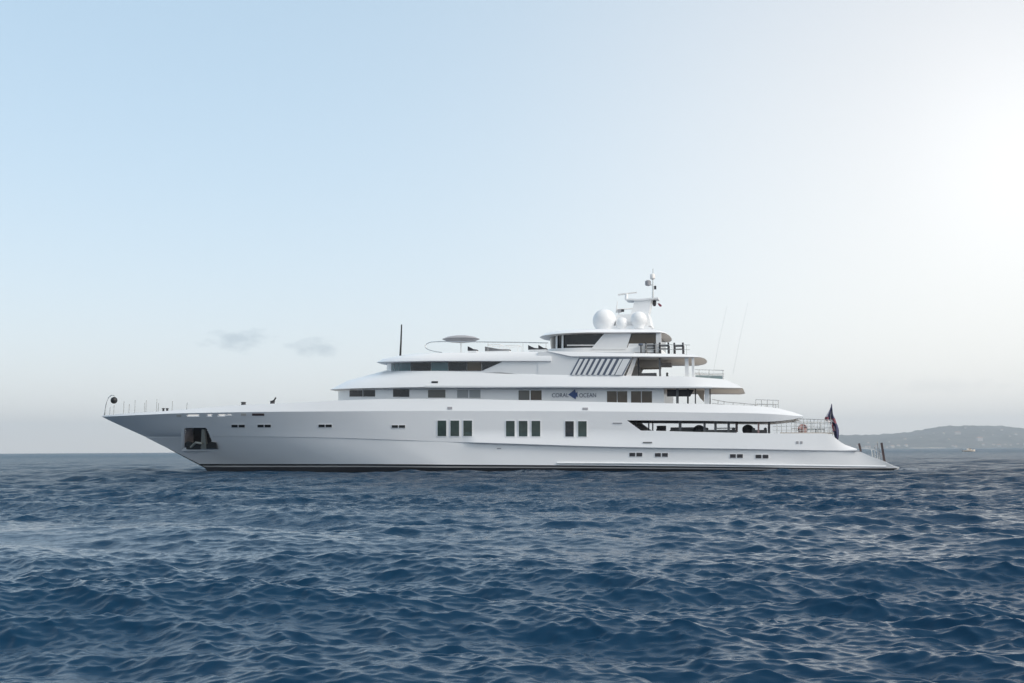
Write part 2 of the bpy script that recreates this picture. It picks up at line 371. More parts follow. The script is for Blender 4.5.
# ------------------------------------------------------------------ decks and superstructure as lofted plan outlines
def half(nose, pts, aft=None, nq=14, ns=40, ex=2.3):
    """port half outline: superelliptic nose from the centre line to the first point of pts, then along pts"""
    out = []
    P = [Q(px, py, -hb) for px, py, hb in pts]
    if nose is not None:
        n0 = Q(nose[0], nose[1], 0.0); s = P[0]
        for k in range(nq):
            a = (math.pi / 2) * k / nq
            cx = math.cos(a) ** (2 / ex); sy = math.sin(a) ** (2 / ex)
            f = sy * sy if sy < 1 else 1
            out.append(Vector((s.x - (s.x - n0.x) * cx, s.y * sy, n0.z + (s.z - n0.z) * f)))
    d = [0]
    for a, b in zip(P, P[1:]): d.append(d[-1] + (b - a).length)
    for k in range(ns + 1):
        t = d[-1] * k / ns
        i = min(max([j for j in range(len(d)) if d[j] <= t + 1e-9]), len(P) - 2)
        q = (t - d[i]) / max(d[i + 1] - d[i], 1e-6); out.append(P[i].lerp(P[i + 1], q))
    if aft is not None:
        n0 = Q(aft[0], aft[1], 0.0); s = P[-1]
        for k in range(1, nq + 1):
            a = (math.pi / 2) * k / nq
            cx = math.sin(a) ** (2 / ex); sy = math.cos(a) ** (2 / ex) if k < nq else 0.0
            out.append(Vector((s.x + (n0.x - s.x) * cx, s.y * sy, s.z + (n0.z - s.z) * (1 - sy * sy))))
    return out
def loft(mb, halves, mats, cap0=None, cap1=None):
    n = len(halves[0]); nl = len(halves)
    loops = [h + [Vector((p.x, -p.y, p.z)) for p in reversed(h)] for h in halves]; m2 = 2 * n
    base = [p for l in loops for p in l]
    for j in range(nl - 1):
        mb.add(base, [(j * m2 + i, j * m2 + (i + 1) % m2, (j + 1) * m2 + (i + 1) % m2, (j + 1) * m2 + i) for i in range(m2)], mats[j])
    for cap, l in ((cap0, loops[0]), (cap1, loops[-1])):
        if cap: mb.add(l, [(i, i + 1, m2 - 2 - i, m2 - 1 - i) for i in range(n - 1)], cap)
    return mb
def weld(o, d=.0015):
    b = bmesh.new(); b.from_mesh(o.data); bmesh.ops.remove_doubles(b, verts=b.verts[:], dist=d)
    bmesh.ops.dissolve_degenerate(b, dist=.0005, edges=b.edges[:]); bmesh.ops.recalc_face_normals(b, faces=b.faces[:]); b.to_mesh(o.data); b.free()
    o.data.set_sharp_from_angle(angle=R(35)); return o
def lofted(name, halves, mats, cap0=None, cap1=None, parent=yacht):
    o = loft(MB(), halves, mats, cap0, cap1).build(name, parent, smooth=35); return weld(o)

# foredeck and the deck that roofs the main deck
fd = MB()
T = LN['T']; uf = Q(360, 400, -5.5).x; idx = [i for i in range(NS) if T[i, 0] <= uf]
vv = []
for i in idx:
    z = T[i, 2] - min(1.15, .12 + .12 * (T[i, 0] - T[0, 0])); y = max(min(-T[i, 1], hull_hb(T[i, 0], z, STK)) - .14, .02); vv += [(T[i, 0], -y, z), (T[i, 0], y, z)]
fd.add(vv, [(2 * i, 2 * i + 1, 2 * i + 3, 2 * i + 2) for i in range(len(idx) - 1)], 'teak'); fd.build('foredeck', yacht, fix=False)
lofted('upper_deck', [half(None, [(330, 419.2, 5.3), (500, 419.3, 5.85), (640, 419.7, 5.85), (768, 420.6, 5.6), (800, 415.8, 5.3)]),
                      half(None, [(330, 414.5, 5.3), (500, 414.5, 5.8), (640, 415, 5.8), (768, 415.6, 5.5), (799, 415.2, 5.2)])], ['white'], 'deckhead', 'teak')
lofted('main_deck', [half(None, [(596, 438.8, 5.7), (832, 439, 5.4)]), half(None, [(596, 436.6, 5.7), (832, 436.8, 5.4)])], ['white'], 'white', 'teak')
sl = MB()
a, b, c, d = Q(842, 445, -5.3), Q(858, 450.6, -5.3), Q(890, 465.2, -5.1), Q(840, 462, -5.2)
sl.prism([a, b, c, d], (0, 10.5, 0), 'white'); sl.build('stern_slope', yacht)
pf = MB(); p0, p1 = Q(878, 466.9, -5.0), Q(899.5, 467.3, -4.9)
pf.prism([p0, p1, p1 - Vector((.1, 0, .18)), p0 - Vector((0, 0, .18))], (0, 9.9, 0), 'pale'); pf.build('swim_platform', yacht)
# main deck forward bulkhead and saloon core
bk = MB(); p = Q(604, 420.5, -5.8); q = Q(604, 442, -5.8); bk.box((p.x, 0, (p.z + q.z) / 2), (.2, 11.4, p.z - q.z), 'white'); bk.build('bulkhead', yacht)

# upper deck house
UH = half((341.5, 412.5), [(405, 413.5, 5.0), (520, 415.5, 5.05), (664, 416, 5.05)])
UH1 = half((341.5, 387.6), [(405, 386.5, 5.0), (520, 386.3, 5.05), (664, 386.5, 5.05)])
lofted('deck_house', [UH, UH1], ['white'], 'white', 'white')
# the long visor-shaped bridge deck bulwark
V0 = half((338, 391.3), [(430, 388.2, 5.55), (560, 388.0, 5.6), (700, 388.4, 5.5), (738, 389.0, 5.1)], (739, 391.5))
V1 = half((333.5, 390.6), [(428, 386.9, 5.78), (560, 386.6, 5.82), (700, 387.2, 5.7), (742.5, 388.0, 5.25)], (744, 390.5))
V2 = half((350, 382.0), [(430, 379.5, 5.55), (560, 380.5, 5.6), (690, 381.5, 5.5), (736, 384.2, 5.05)], (738, 386.5))
V3 = half((389, 371.3), [(438, 371.0, 5.2), (530, 374.5, 5.36), (690, 376.6, 5.3), (724, 379.2, 4.9)], (727, 382))
V4 = half((393, 371.8), [(441, 371.6, 5.0), (530, 375.5, 5.1), (690, 377.6, 5.1), (722, 380.2, 4.7)], (725, 383))
lofted('bridge_deck', [V0, V1, V2, V3, V4], ['soffit', 'white', 'white', 'white'], 'soffit', 'teak')
led = MB(); led.prism([Q(425, 385.4, -5.80), Q(425.5, 387.4, -5.80), Q(712, 388, -5.72), Q(712, 386.6, -5.72)], (0, .2, 0), 'white'); led.build('ledge', yacht)
# bridge house and its roof
BH0 = half((390, 373.5), [(436, 372.6, 4.95), (502, 372.6, 5.28), (540, 376, 5.3)])
BH1 = half((390.5, 360.6), [(436, 359.4, 4.95), (502, 359.0, 5.28), (540, 359, 5.3)])
lofted('bridge_house', [BH0, BH1], ['white'], 'white', 'white')
D0 = half((384, 364.6), [(436, 361.9, 5.2), (551, 361.9, 5.32)])
D1 = half((380.5, 363.5), [(434, 360.8, 5.46), (551, 361.0, 5.46)])
D2 = half((386, 360.6), [(436, 357.3, 5.36), (551, 356.6, 5.40)])
D3 = half((404, 357.6), [(446, 352.8, 4.95), (551, 351.4, 5.05)])
lofted('bridge_roof', [D0, D1, D2, D3], ['soffit', 'white', 'white'], 'soffit', 'white')
# side walls aft of the bridge, with the slanted after edge
sw = MB()
for sg in (1, -1):
    poly = [Q(538, 377.5, -5.34), Q(538, 352, -5.34), Q(634.5, 352, -5.34), Q(632.3, 357.5, -5.34), Q(622.8, 376.8, -5.34)]
    poly = [Vector((p.x, p.y * sg, p.z)) for p in poly]; sw.prism(poly, (0, .22 * sg, 0), 'white')
p = Q(612, 357, -5); q = Q(612, 378, -5); sw.box((p.x, 0, (p.z + q.z) / 2), (.2, 10.2, p.z - q.z), 'white')
sw.build('side_wall', yacht)
# louvres
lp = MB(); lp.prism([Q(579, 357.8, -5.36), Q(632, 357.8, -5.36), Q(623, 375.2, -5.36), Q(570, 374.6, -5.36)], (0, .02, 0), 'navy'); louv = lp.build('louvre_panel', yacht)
tops = [575.6, 580.8, 586.2, 591.8, 597.4, 603.2, 609.0, 615.0]
for i, x in enumerate(tops):
    w_ = 3.0
    s_ = MB(); s_.prism([Q(x + 4.4, 358.9, -5.46), Q(x + 4.4 + w_, 358.9, -5.46), Q(x + w_ - 4.1, 374.9, -5.46), Q(x - 4.1, 374.9, -5.46)], (0, .1, 0), 'white'); s_.build('slat', louv)
s_ = MB(); s_.prism([Q(623.2, 358.9, -5.46), Q(630.2, 358.9, -5.46), Q(621.6, 374.9, -5.46), Q(615, 374.9, -5.46)], (0, .1, 0), 'white'); s_.build('slat', louv)
# fly deck slab
E0 = half(None, [(574, 357.6, 5.3), (640, 357.6, 5.3), (688, 357.8, 5.0)], (702, 361.5))
E1 = half(None, [(571, 356.3, 5.52), (640, 356.5, 5.52), (692, 356.8, 5.1)], (706.5, 360.2))
E2 = half(None, [(546, 351.0, 5.36), (640, 353.2, 5.3), (684, 354.0, 4.9)], (699, 358))
lofted('fly_deck', [E0, E1, E2], ['soffit', 'white'], 'soffit', 'teak')
# pilot house: base, dark glazing, mullions, pylon, roof
P0 = half((549, 356), [(585, 352.5, 4.6), (660, 352.5, 4.6)]); P1 = half((549, 350.8), [(585, 347.6, 4.55), (660, 347.6, 4.55)])
lofted('fly_coaming', [P0, P1], ['white'], 'white', 'white')
G0 = half((552.5, 352), [(586, 348.5, 4.35), (603, 348.5, 4.4), (657, 348.5, 4.4)]); G1 = half((551, 337.5), [(584, 332.2, 4.35), (603, 332.2, 4.4), (657, 332.2, 4.4)])
lofted('sky_lounge', [G0, G1], ['glass'], 'glass', 'glass')
R0 = half((546, 339.6), [(590, 333.6, 4.7), (655, 333.4, 4.5)], (663, 338))
R1 = half((541.3, 338.6), [(588, 332.4, 5.0), (659, 332.3, 4.7)], (670.3, 336.6))
R2 = half((546, 335.6), [(590, 330.6, 4.85), (658, 331.0, 4.6)], (669, 335.2))
R3 = half((560, 332.3), [(600, 328.9, 4.2), (650, 329.4, 4.0)], (660, 333.0))
lofted('lounge_roof', [R0, R1, R2, R3], ['soffit', 'white', 'white'], 'soffit', 'white')
for sg in (1, -1):
    py = MB()
    pl = [Q(605, 332.5, -4.62), Q(631.5, 332.5, -4.62), Q(626, 349.5, -4.62), Q(590.5, 349.5, -4.62)]
    py.prism([Vector((p.x, p.y * sg, p.z)) for p in pl], (0, .25 * sg, 0), 'white')
    py.build('pylon', yacht)

def wall_hb(hf):
    us = np.array([p.x for p in hf]); hs = np.array([-p.y for p in hf]); o = np.argsort(us); us, hs = us[o], hs[o]
    return lambda u: float(np.interp(u, us, hs))
def on_wall(fn, px, py, off):
    hb = 4.0
    for _ in range(12): p = Q(px, py, -hb - off); hb = .5 * hb + .5 * fn(p.x)
    return Q(px, py, -hb - off)
def panel(poly4, fn, off, thick, m, name, parent, nx=1):
    """curved slab laid on a wall: corners top-left, top-right, bottom-right, bottom-left in pixels"""
    (a, b, c, d) = poly4; vv = []
    get = (lambda x, y, o: on_hull(x, y, o)) if fn == 'hull' else (lambda x, y, o: Q(x, y, -fn - o)) if isinstance(fn, (int, float)) else (lambda x, y, o: on_wall(fn, x, y, o))
    ny = 4 if fn == 'hull' else 1; r_ = ny + 1; w_ = nx + 1
    for lay in (0, 1):
        for i in range(w_):
            for j in range(r_):
                t, q_ = i / nx, j / ny
                x = (a[0] + (b[0] - a[0]) * t) * (1 - q_) + (d[0] + (c[0] - d[0]) * t) * q_; y = (a[1] + (b[1] - a[1]) * t) * (1 - q_) + (d[1] + (c[1] - d[1]) * t) * q_
                vv.append(get(x, y, off) + Vector((0, thick * lay, 0)))
    n_ = w_ * r_; k_ = lambda i, j: i * r_ + j; fs = []
    for i in range(nx):
        for j in range(ny):
            f = (k_(i, j), k_(i, j + 1), k_(i + 1, j + 1), k_(i + 1, j)); fs += [f, tuple(n_ + q for q in reversed(f))]
    ring = [k_(i, 0) for i in range(w_)] + [k_(nx, j) for j in range(1, r_)] + [k_(i, ny) for i in range(nx - 1, -1, -1)] + [k_(0, j) for j in range(ny - 1, 0, -1)]
    fs += [(ring[i], ring[(i + 1) % len(ring)], n_ + ring[(i + 1) % len(ring)], n_ + ring[i]) for i in range(len(ring))]
    return MB().add(vv, fs, m).build(name, parent)
def rect(x0, y0, x1, y1): return [(x0, y0), (x1, y0), (x1, y1), (x0, y1)]
def window(x0, y0, x1, y1, fn, pane_m, frame_m='white', fr=.7, off=.03, nx=1, name='window'):
    f = panel(rect(x0 - fr, y0 - fr, x1 + fr, y1 + fr), fn, off, off + .02, frame_m, name, yacht, nx)
    panel(rect(x0, y0, x1, y1), fn, off + .012, .02, pane_m, 'pane', f, nx); return f
# main saloon windows in the hull, three groups
for x0, m_ in ((437.6, 'glass_green'), (450.5, 'glass_teal'), (463.4, 'glass_green')): window(x0, 420.6, x0 + 8.6, 436.1, 'hull', 'glass_green')
for x0 in (506, 518.8, 531.6): window(x0, 420.9, x0 + 8.6, 436.4, 'hull', 'glass_green')
for x0 in (565.3, 578.2): window(x0, 421.2, x0 + 8.4, 436.6, 'hull', 'glass' if x0 < 570 else 'glass_green')
# pairs of portholes
for (x, y) in ((231.5, 426.1), (257.5, 426.0), (318.5, 425.9), (391.8, 426.5)):
    for k in (0, 1): window(x + 7.1 * k, y - 1.3, x + 7.1 * k + 6.1, y + 1.3, 'hull', 'black', 'hull', .4, name='porthole')
for (x, y) in ((629.4, 454.6), (655, 454.9), (730, 456.0), (755.6, 456.5)):
    for k in (0, 1): window(x + 7 * k, y - 1.8, x + 7 * k + 5.8, y + 1.8, 'hull', 'dark', 'hull', .4, name='porthole')
# upper deck windows
uh = wall_hb(UH1)
for (x0, x1, y0, y1, m_) in ((349.5, 362.5, 390.2, 396.6, 'glass'), (363.2, 375, 390, 396.6, 'glass'), (393, 409.3, 389.4, 396.9, 'glass'), (428, 445.4, 389.8, 397.6, 'glass_grey'),
                             (457.2, 468.3, 389.9, 397.8, 'glass_pale'), (469.3, 480.4, 389.9, 397.8, 'glass_pale'), (518.6, 529.5, 390.4, 400, 'glass_grey'), (530.7, 541.6, 390.4, 400, 'glass_brown'),
                             (607, 616.8, 391.2, 402.6, 'glass_brown'), (617.6, 627.2, 391.2, 402.6, 'glass_brown'), (631, 641, 391.2, 402.6, 'glass_brown'), (641.8, 652, 391.2, 402.6, 'glass_brown')):
    window(x0, y0, x1, y1, uh, m_, nx=4 if x0 < 420 else 1)
# the bridge: one band of tinted panes
bh = wall_hb(BH1)
for (x0, x1, m_) in ((391.2, 394.4, 'glass_teal'), (394.8, 398.6, 'glass_teal'), (399, 410.6, 'glass_teal'), (411, 430.8, 'glass'), (431.2, 448, 'glass_teal'), (448.4, 466.8, 'glass'), (467.2, 481.5, 'glass_brown')):
    panel([(x0, 361.6), (x1, 361.6), (x1, 370.8), (x0, 370.8)], bh, .04, .05, m_, 'bridge_window', yacht, 5)
panel([(482, 361.6), (502.5, 361.6), (487, 368.4), (482, 370.6)], bh, .04, .05, 'glass', 'bridge_window', yacht, 3)
# pilot house mullions and lounge glazing
gh = wall_hb(G1)
for x in (556.6, 562.6): panel([(x - .9, 334.0), (x + .9, 334.0), (x + .7, 349.3), (x - 1.1, 349.3)], gh, .06, .08, 'white', 'mullion', yacht, 2)
panel([(567, 344.6), (594.6, 344.6), (593.8, 345.9), (567, 345.9)], gh, .05, .06, 'pale', 'daylight_strip', yacht, 4)  # pale strip stands in for daylight seen through the far windows
panel([(632.5, 333.6), (656, 333.6), (656, 343.6), (629.2, 343.6)], 4.45, .02, .04, 'glass_brown', 'lounge_window', yacht)
panel([(628.8, 343.6), (656, 343.6), (656, 349.0), (627, 349.0)], 4.45, .03, .06, 'white', 'lounge_sill', yacht)
panel([(656, 333.0), (661, 333.0), (661, 352), (656, 352)], 4.45, .05, .3, 'white', 'post', yacht)
# name and emblem on the deck house
def text_part(s, x0, x1, ytop, ybot, v, m, name):
    cu = bpy.data.curves.new(name, 'FONT'); cu.body = s; cu.extrude = .006
    o = bpy.data.objects.new(name, cu); C.objects.link(o); dg = bpy.context.evaluated_depsgraph_get()
    me = bpy.data.meshes.new_from_object(o.evaluated_get(dg)); bpy.data.objects.remove(o)
    xs = [w.co.x for w in me.vertices]; ys = [w.co.y for w in me.vertices]
    p, q = Q(x0, ybot, v), Q(x1, ytop, v)
    for w in me.vertices:
        w.co = (p.x + (w.co.x - min(xs)) / (max(xs) - min(xs)) * (q.x - p.x), v - w.co.z, p.z + (w.co.y - min(ys)) / (max(ys) - min(ys)) * (q.z - p.z))
    me.materials.clear(); me.materials.append(M[m]); o = bpy.data.objects.new(name, me); C.objects.link(o); o.parent = yacht; return o
text_part('CORAL', 552, 568.5, 393.0, 397.4, -5.09, 'letter', 'name_lettering')
text_part('OCEAN', 579.3, 596, 393.0, 397.4, -5.09, 'letter', 'name_lettering')
em = MB(); em.prism([Q(568.3, 394.6, -5.10), Q(575, 389.2, -5.10), Q(576, 393.2, -5.10), Q(577.3, 391.3, -5.10), Q(577.6, 397.2, -5.10), Q(576.2, 396.4, -5.10), Q(575.6, 399.4, -5.10)], (0, .02, 0), 'blue'); em.build('emblem', yacht)

# ------------------------------------------------------------------ bow: pocket, anchor, fairleads, stanchions
rim = MB()
out_ = [on_hull(x, y, .02) for x, y in ((181.0, 424.6), (208.8, 424.6), (219.0, 451.0), (181.0, 451.0))]; inn = [on_hull(x, y, .02) for x, y in POCKET]
deep = [p + Vector((.25, 1.3, .05)) for p in inn]
rim.add(out_ + inn, [(i, (i + 1) % 4, 4 + (i + 1) % 4, 4 + i) for i in range(4)], 'hull')
rim.add(inn + deep, [(i, (i + 1) % 4, 4 + (i + 1) % 4, 4 + i) for i in range(4)], 'rust'); rim.add(deep, [(0, 1, 2, 3)], 'dark')
rim.build('anchor_pocket', yacht)
aP = on_hull(203.5, 447, .05)
anchor = tag(bpy.data.objects.new('anchor', None), 'dark steel anchor stowed in the recessed pocket in the bow', 'anchor'); C.objects.link(anchor)
anchor.matrix_world = YM @ Matrix.Translation(aP)
def aq(x, y, off): return on_hull(x, y, off) - aP
k = MB(); k.prism([aq(201.6, 429.5, .02), aq(204.4, 429.5, .02), aq(206.4, 448.8, .22), aq(200.6, 448.8, .22)], (0.02, .3, 0), 'galv'); k.build('shank', anchor)
k = MB(); k.prism([aq(184.6, 443.8, .12), aq(187, 441.4, .12), aq(195, 443.8, .2), aq(200.5, 445.5, .2), aq(200.5, 449.2, .2), aq(186.5, 449.2, .15)], (0, .35, 0), 'iron'); k.build('fluke', anchor)
k = MB(); k.prism([aq(206.4, 444.4, .2), aq(211, 441.8, .2), aq(215.6, 442.4, .2), aq(217, 448.6, .2), aq(206.4, 449, .2)], (0, .35, 0), 'iron'); k.build('fluke', anchor)
k = MB(); k.tube([aq(191, 447.2, .3), aq(196, 442.5, .3), aq(202, 443.5, .3)], .11, 'galv', 8); k.build('shackle', anchor)
for (x0, x1, y, m_) in ((176.5, 181, 415.7, 'beige'), (241, 246, 414.6, 'beige'), (252, 264, 414.6, 'redbrown')):
    panel(rect(x0, y - 1.1, x1, y + 1.1), 'hull', .03, .05, m_, 'fairlead', yacht, 3)
def bulv(px, off=.1): return -max(float(np.interp(px, [c[0] for c in CT['T']], [c[2] for c in CT['T']])) - off, .02)
for (x, y0, y1) in ((104.8, 408, 416), (109.5, 407, 415.5), (113.5, 405, 415), (123.4, 401, 414.4), (128.8, 404, 414), (134.6, 400, 413.4), (144.2, 403, 412.8), (145.8, 400, 412.6), (156.4, 399, 412), (158, 403, 412), (172, 401, 411), (186.6, 402.5, 410)):
    s_ = MB(); s_.tube([Q(x, y1, bulv(x)), Q(x + .6, y0, bulv(x))], .028, 'steel'); s_.build('stanchion', yacht)
jf = MB(); jf.tube([Q(104, 416, 0), Q(106.3, 403, 0), Q(108.5, 397.6, 0), Q(111.5, 395.2, 0), Q(114.3, 395.5, 0)], .035, 'steel'); jf.build('jack_staff', yacht)
db = MB(); cc = Q(114, 400.3, 0); prof = [(max(.02, .33 * math.sin(math.pi * i / 12)), -.33 * math.cos(math.pi * i / 12)) for i in range(13)]
db.lathe((0, 0, 0), prof, 'black', 18); db.tube([(0, 0, .32), (0, 0, .46)], .02, 'steel'); o = db.build('signal_ball', None, smooth=60); o.matrix_world = YM @ Matrix.Translation(cc)
tag(o, 'black signal ball hanging from the curved bow staff', 'signal ball')
for x in (163.4, 167.2):
    b_ = MB(); c_ = Q(x, 409.4, -2.2); b_.lathe(c_, [(.12, -.3), (.09, 0), (.16, .06), (.1, .12)], 'dark', 10); b_.build('bollard', yacht, smooth=50)
def bowfit(x, y, label):
    c_ = Q(x, y, -3.2); t = thing('deck_winch', label, 'winch', c_)
    w_ = MB(); w_.lathe((0, 0, 0), [(.28, -.25), (.2, -.05), (.2, .1), (.27, .15)], 'dark', 14); w_.build('drum', t, smooth=50)
    return t
bowfit(243.5, 403.7, 'small dark winch drum on the foredeck without a raised arm')
t = bowfit(272.5, 402.6, 'dark deck winch with a raised arm on the white foredeck')
w_ = MB(); w_.tube([(-.1, 0, .1), (.15, 0, .2), (.33, 0, .46)], .07, 'dark', 6); w_.build('arm', t)

# ------------------------------------------------------------------ small hull and deck fittings
panel(rect(431.5, 381.2, 437.8, 383.1), 5.66, .02, .1, 'dark', 'vent', yacht)
for x, y, w2, h2, m_ in ((447.5, 406.8, 4.6, 2.4, 'grey'), (582.5, 407.6, 5.4, 2.2, 'grey'), (613, 422.6, 9, 1.0, 'grey'), (643, 441.8, 9, 1.3, 'cushion'), (796.2, 441.2, 2.4, 2.4, 'grey'), (800.2, 441.2, 2.4, 2.4, 'grey'), (497, 448, 4, 1.0, 'grey')):
    panel(rect(x, y, x + w2, y + h2), 'hull', .04, .06, m_, 'vent', yacht)
# main deck side opening: pillars
for (x, w2, y1, m_) in ((636, 1.6, 427, 'dark'), (648.6, 1.1, 432, 'dark'), (652.6, 1.1, 432, 'dark'), (680, 2.6, 432, 'cushion'), (704.5, 2.2, 433, 'cushion'), (715.4, 2.4, 434, 'cushion'), (728.6, 2.4, 434, 'cushion'), (736.6, 2.4, 432, 'redbrown'), (758.5, 1.8, 434, 'pink'), (769, 2.4, 434, 'dark')):
    panel(rect(x - w2 / 2, 419.8, x + w2 / 2, y1), 5.3 if x < 765 else 5.7, .0, .25, m_, 'pillar', yacht)
# upper deck aft: pillars and the rolled awning
for (x, w2, m_) in ((677.3, 2.4, 'cushion'), (687.8, 1.6, 'dark'), (695.3, 1.0, 'dark'), (706.8, 4.4, 'white'), (710, .9, 'dark')):
    panel(rect(x - w2 / 2, 388.5, x + w2 / 2, 404.5), 5.0, 0, .3, m_, 'pillar', yacht)
panel([(667, 389.5), (694, 389.5), (690, 396.4), (667, 396.4)], 4.7, 0, .3, 'dark', 'rolled_awning', yacht)
panel([(695.5, 389.5), (704, 389.5), (704, 402), (700, 398)], 2.0, 0, .3, 'beige', 'side_screen', yacht)
# bridge deck aft: pillars
for (x, w2, m_) in ((638.4, 1.3, 'dark'), (659.5, 1.7, 'cushion'), (686.5, 3.6, 'white'), (692.8, 2.4, 'white')):
    panel([(x - w2 / 2, 357.6), (x + w2 / 2, 357.6), (x + w2 / 2 + .5, 378), (x - w2 / 2 + .5, 378)], 4.8, 0, .3, m_, 'pillar', yacht)
panel([(633, 358), (637, 358), (631, 376), (626, 376)], 5.1, 0, .15, 'pale', 'wing_panel', yacht)
ih = MB(); p, q = Q(639, 358, -2.4), Q(659, 367.5, -2.4); ih.box(((p.x + q.x) / 2, -1.2, (p.z + q.z) / 2), (q.x - p.x, 2.4, p.z - q.z), 'beige'); ihO = ih.build('overhead_cabinet', yacht)
panel(rect(660.5, 362.5, 671, 366.5), 2.0, .02, 1.2, 'grey', 'overhead_screen', yacht)
# rails
def rail(ptsx, v, posts, ybase, r=.03, rows=(), name='guard_rail', m='steel', rp=.03):
    mb = MB()
    mb.tube([Q(x, y, v) for x, y in ptsx], r, m)
    xs = [p[0] for p in ptsx]; ys = [p[1] for p in ptsx]
    for f in rows: mb.tube([Q(x, y + (ybase - y) * f, v) for x, y in ptsx], r * .8, m)
    for x in posts: mb.tube([Q(x, float(np.interp(x, xs, ys)), v), Q(x, ybase, v)], rp, m)
    return mb.build(name, yacht)
rail([(695, 369.6), (724, 370.4)], -4.6, (699, 709, 723), 380, rows=(.32, .62))
rail([(695, 374), (724, 374.8)], 4.6, (700, 712, 723), 383, rows=(.5,))
panel([(695.5, 375.2), (722.5, 375.6), (722.5, 379.5), (695.5, 379.2)], 4.6, .02, .02, 'clear', 'windscreen', yacht)
rail([(712, 399.4), (728, 402.2), (756, 404.6)], -5.1, (718, 724, 733, 744, 755), 407.5, rows=(.5,))
rail([(755.5, 399.6), (778.5, 400.4)], -4.9, (755.7, 761.5, 767.3, 773, 778.3), 409, rows=(.5,))
rail([(757, 404), (776, 404.5)], 4.9, (757, 766, 775.8), 411, rows=(.5,))
rail([(641, 344.2), (690, 345.0)], -4.95, (646, 657, 672, 686.6), 354.5, r=.02, rows=(.5,), rp=.018)
rail([(796, 418.7), (832, 420)], -5.45, (796.5, 800, 803.5, 807, 810.5, 814, 817.5, 821, 824.5, 828, 831.5), 434, rows=(.28, .52, .78))
rail([(773, 423.0), (796, 422.2)], -5.45, (777, 781.5, 786.5, 791.5), 434, rows=(.33, .66), r=.02)
rail([(792, 421.8), (833, 422.4)], 5.4, (795, 804, 812, 820, 828, 832.6), 435.5, rows=(.5,))
panel([(780, 432.4), (834, 432.4), (834, 434), (780, 434)], 5.5, .12, .3, 'teak', 'cap_rail', yacht)
# helm deck hoop
hp = MB()
top = [(548, 342.9), (520, 342.4), (470, 341.8), (440, 341.6), (431, 342.1), (427, 343.6), (425.2, 345.6), (425.6, 347.8), (428.5, 349.8), (434, 351.4), (442, 352.6)]
hp.tube([Q(x, y, -4.4 + .5 * min(1, max(0, (440 - x) / 15))) for x, y in top], .04, 'steel', 8)
hp.build('rail_hoop', yacht, smooth=60)
for x, y in ((488, 342.2), (523, 342.5), (546, 342.9)):
    hr = MB(); hr.tube([Q(x, y, -4.4), Q(x, 353, -4.4)], .02, 'steel'); hr.build('hoop_stanchion', yacht)

# ------------------------------------------------------------------ antennas and mast
an = MB(); an.tube([Q(400.2, 358, -1.5), Q(401, 341, -1.5), Q(401.6, 324.5, -1.5)], .10, 'black', 8, r2=.06); an.build('fore_antenna', yacht)
for (x0, y0, x1, y1) in ((733, 374, 748, 302), (713, 374, 727, 306)):
    a_ = MB(); a_.tube([Q(x0, y0, -3.5), Q((x0 + x1) / 2 - .6, (y0 + y1) / 2, -3.5), Q(x1, y1, -3.5)], 0.015, 'white', 6, r2=.008); a_.build('whip_antenna', yacht)
mast = MB()
def tap(poly, v0, v1, m):
    a_ = [Q(x, y, v0) for x, y in poly]; b_ = [Vector((p.x, -p.y, p.z)) for p in a_]; n = len(a_)
    mast.add(a_ + b_, [tuple(range(n)), tuple(range(2 * n - 1, n - 1, -1))] + [(i, n + i, n + (i + 1) % n, (i + 1) % n) for i in range(n)], m)
tap([(600, 332), (612, 325.5), (648, 325.5), (656, 332)], -2.6, -2.6, 'white')
tap([(612, 325.6), (617, 314.5), (648, 313.5), (651, 325.6)], -1.5, -1.5, 'white')
tap([(628, 320), (632.5, 309), (634.5, 300.4), (651.5, 299.2), (649.5, 309), (647, 320)], -.8, -.8, 'white')
mo = mast.build('mast', yacht)
ms = MB()
ms.prism([Q(624, 298.6, -.9), Q(640, 298.8, -.9), Q(658, 297.2, -.9), Q(658, 298.6, -.9), Q(640, 300.6, -.9), Q(626, 300.2, -.9)], (0, 1.8, 0), 'white'); ms.build('mast_platform', yacht)
ms = MB(); ms.tube([Q(626.5, 300, 0), Q(626.5, 293.8, 0)], .14, 'white', 8); ms.prism([Q(618, 295.2, 0), Q(636.5, 292.8, 0), Q(636.6, 291.8, 0), Q(618, 294.0, 0)], (0, .22, 0), 'pale'); ms.build('radar_scanner', yacht)
ms = MB(); ms.tube([Q(652.8, 299, 0), Q(652.8, 285, 0), Q(653, 268.5, 0)], .09, 'steel', 8, r2=.03); pole = ms.build('pole', yacht)
ms = MB(); ms.lathe(Q(652.6, 276.4, 0), [(.1, -.28), (.22, -.2), (.22, .15), (.1, .25)], 'pale', 12); ms.build('lamp', pole, smooth=50)
ms = MB(); ms.lathe(Q(648, 283, 0), [(.12, -.26), (.26, -.2), (.26, .16), (.12, .26)], 'grey', 12); ms.tube([Q(648, 285, 0), Q(653, 285, 0)], .05, 'steel'); ms.build('lamp', pole, smooth=50)
ms = MB(); ms.box(Q(655.2, 287.6, 0), (.18, .2, .3), 'dark'); ms.build('lamp', pole)
ms = MB(); ms.lathe(Q(654.4, 303, 0), [(.1, -.28), (.17, -.1), (.17, .12), (.08, .26)], 'dark', 10); ms.build('hanging_lamp', yacht, smooth=50)
ms = MB(); ms.tube([Q(616.2, 313, -1), Q(617.4, 301, -1)], .07, 'pale', 6, r2=.02); ms.tube([Q(616.5, 309.4, -1), Q(633, 308.6, -1)], .06, 'pale'); ms.box(Q(619.5, 311, -1), (.35, .3, .25), 'grey'); ms.box(Q(622.6, 310.6, -1), (.25, .3, .2), 'dark'); ms.tube([Q(618, 309.5, -1), Q(621, 326, -1)], .06, 'white'); ms.build('yard', yacht)
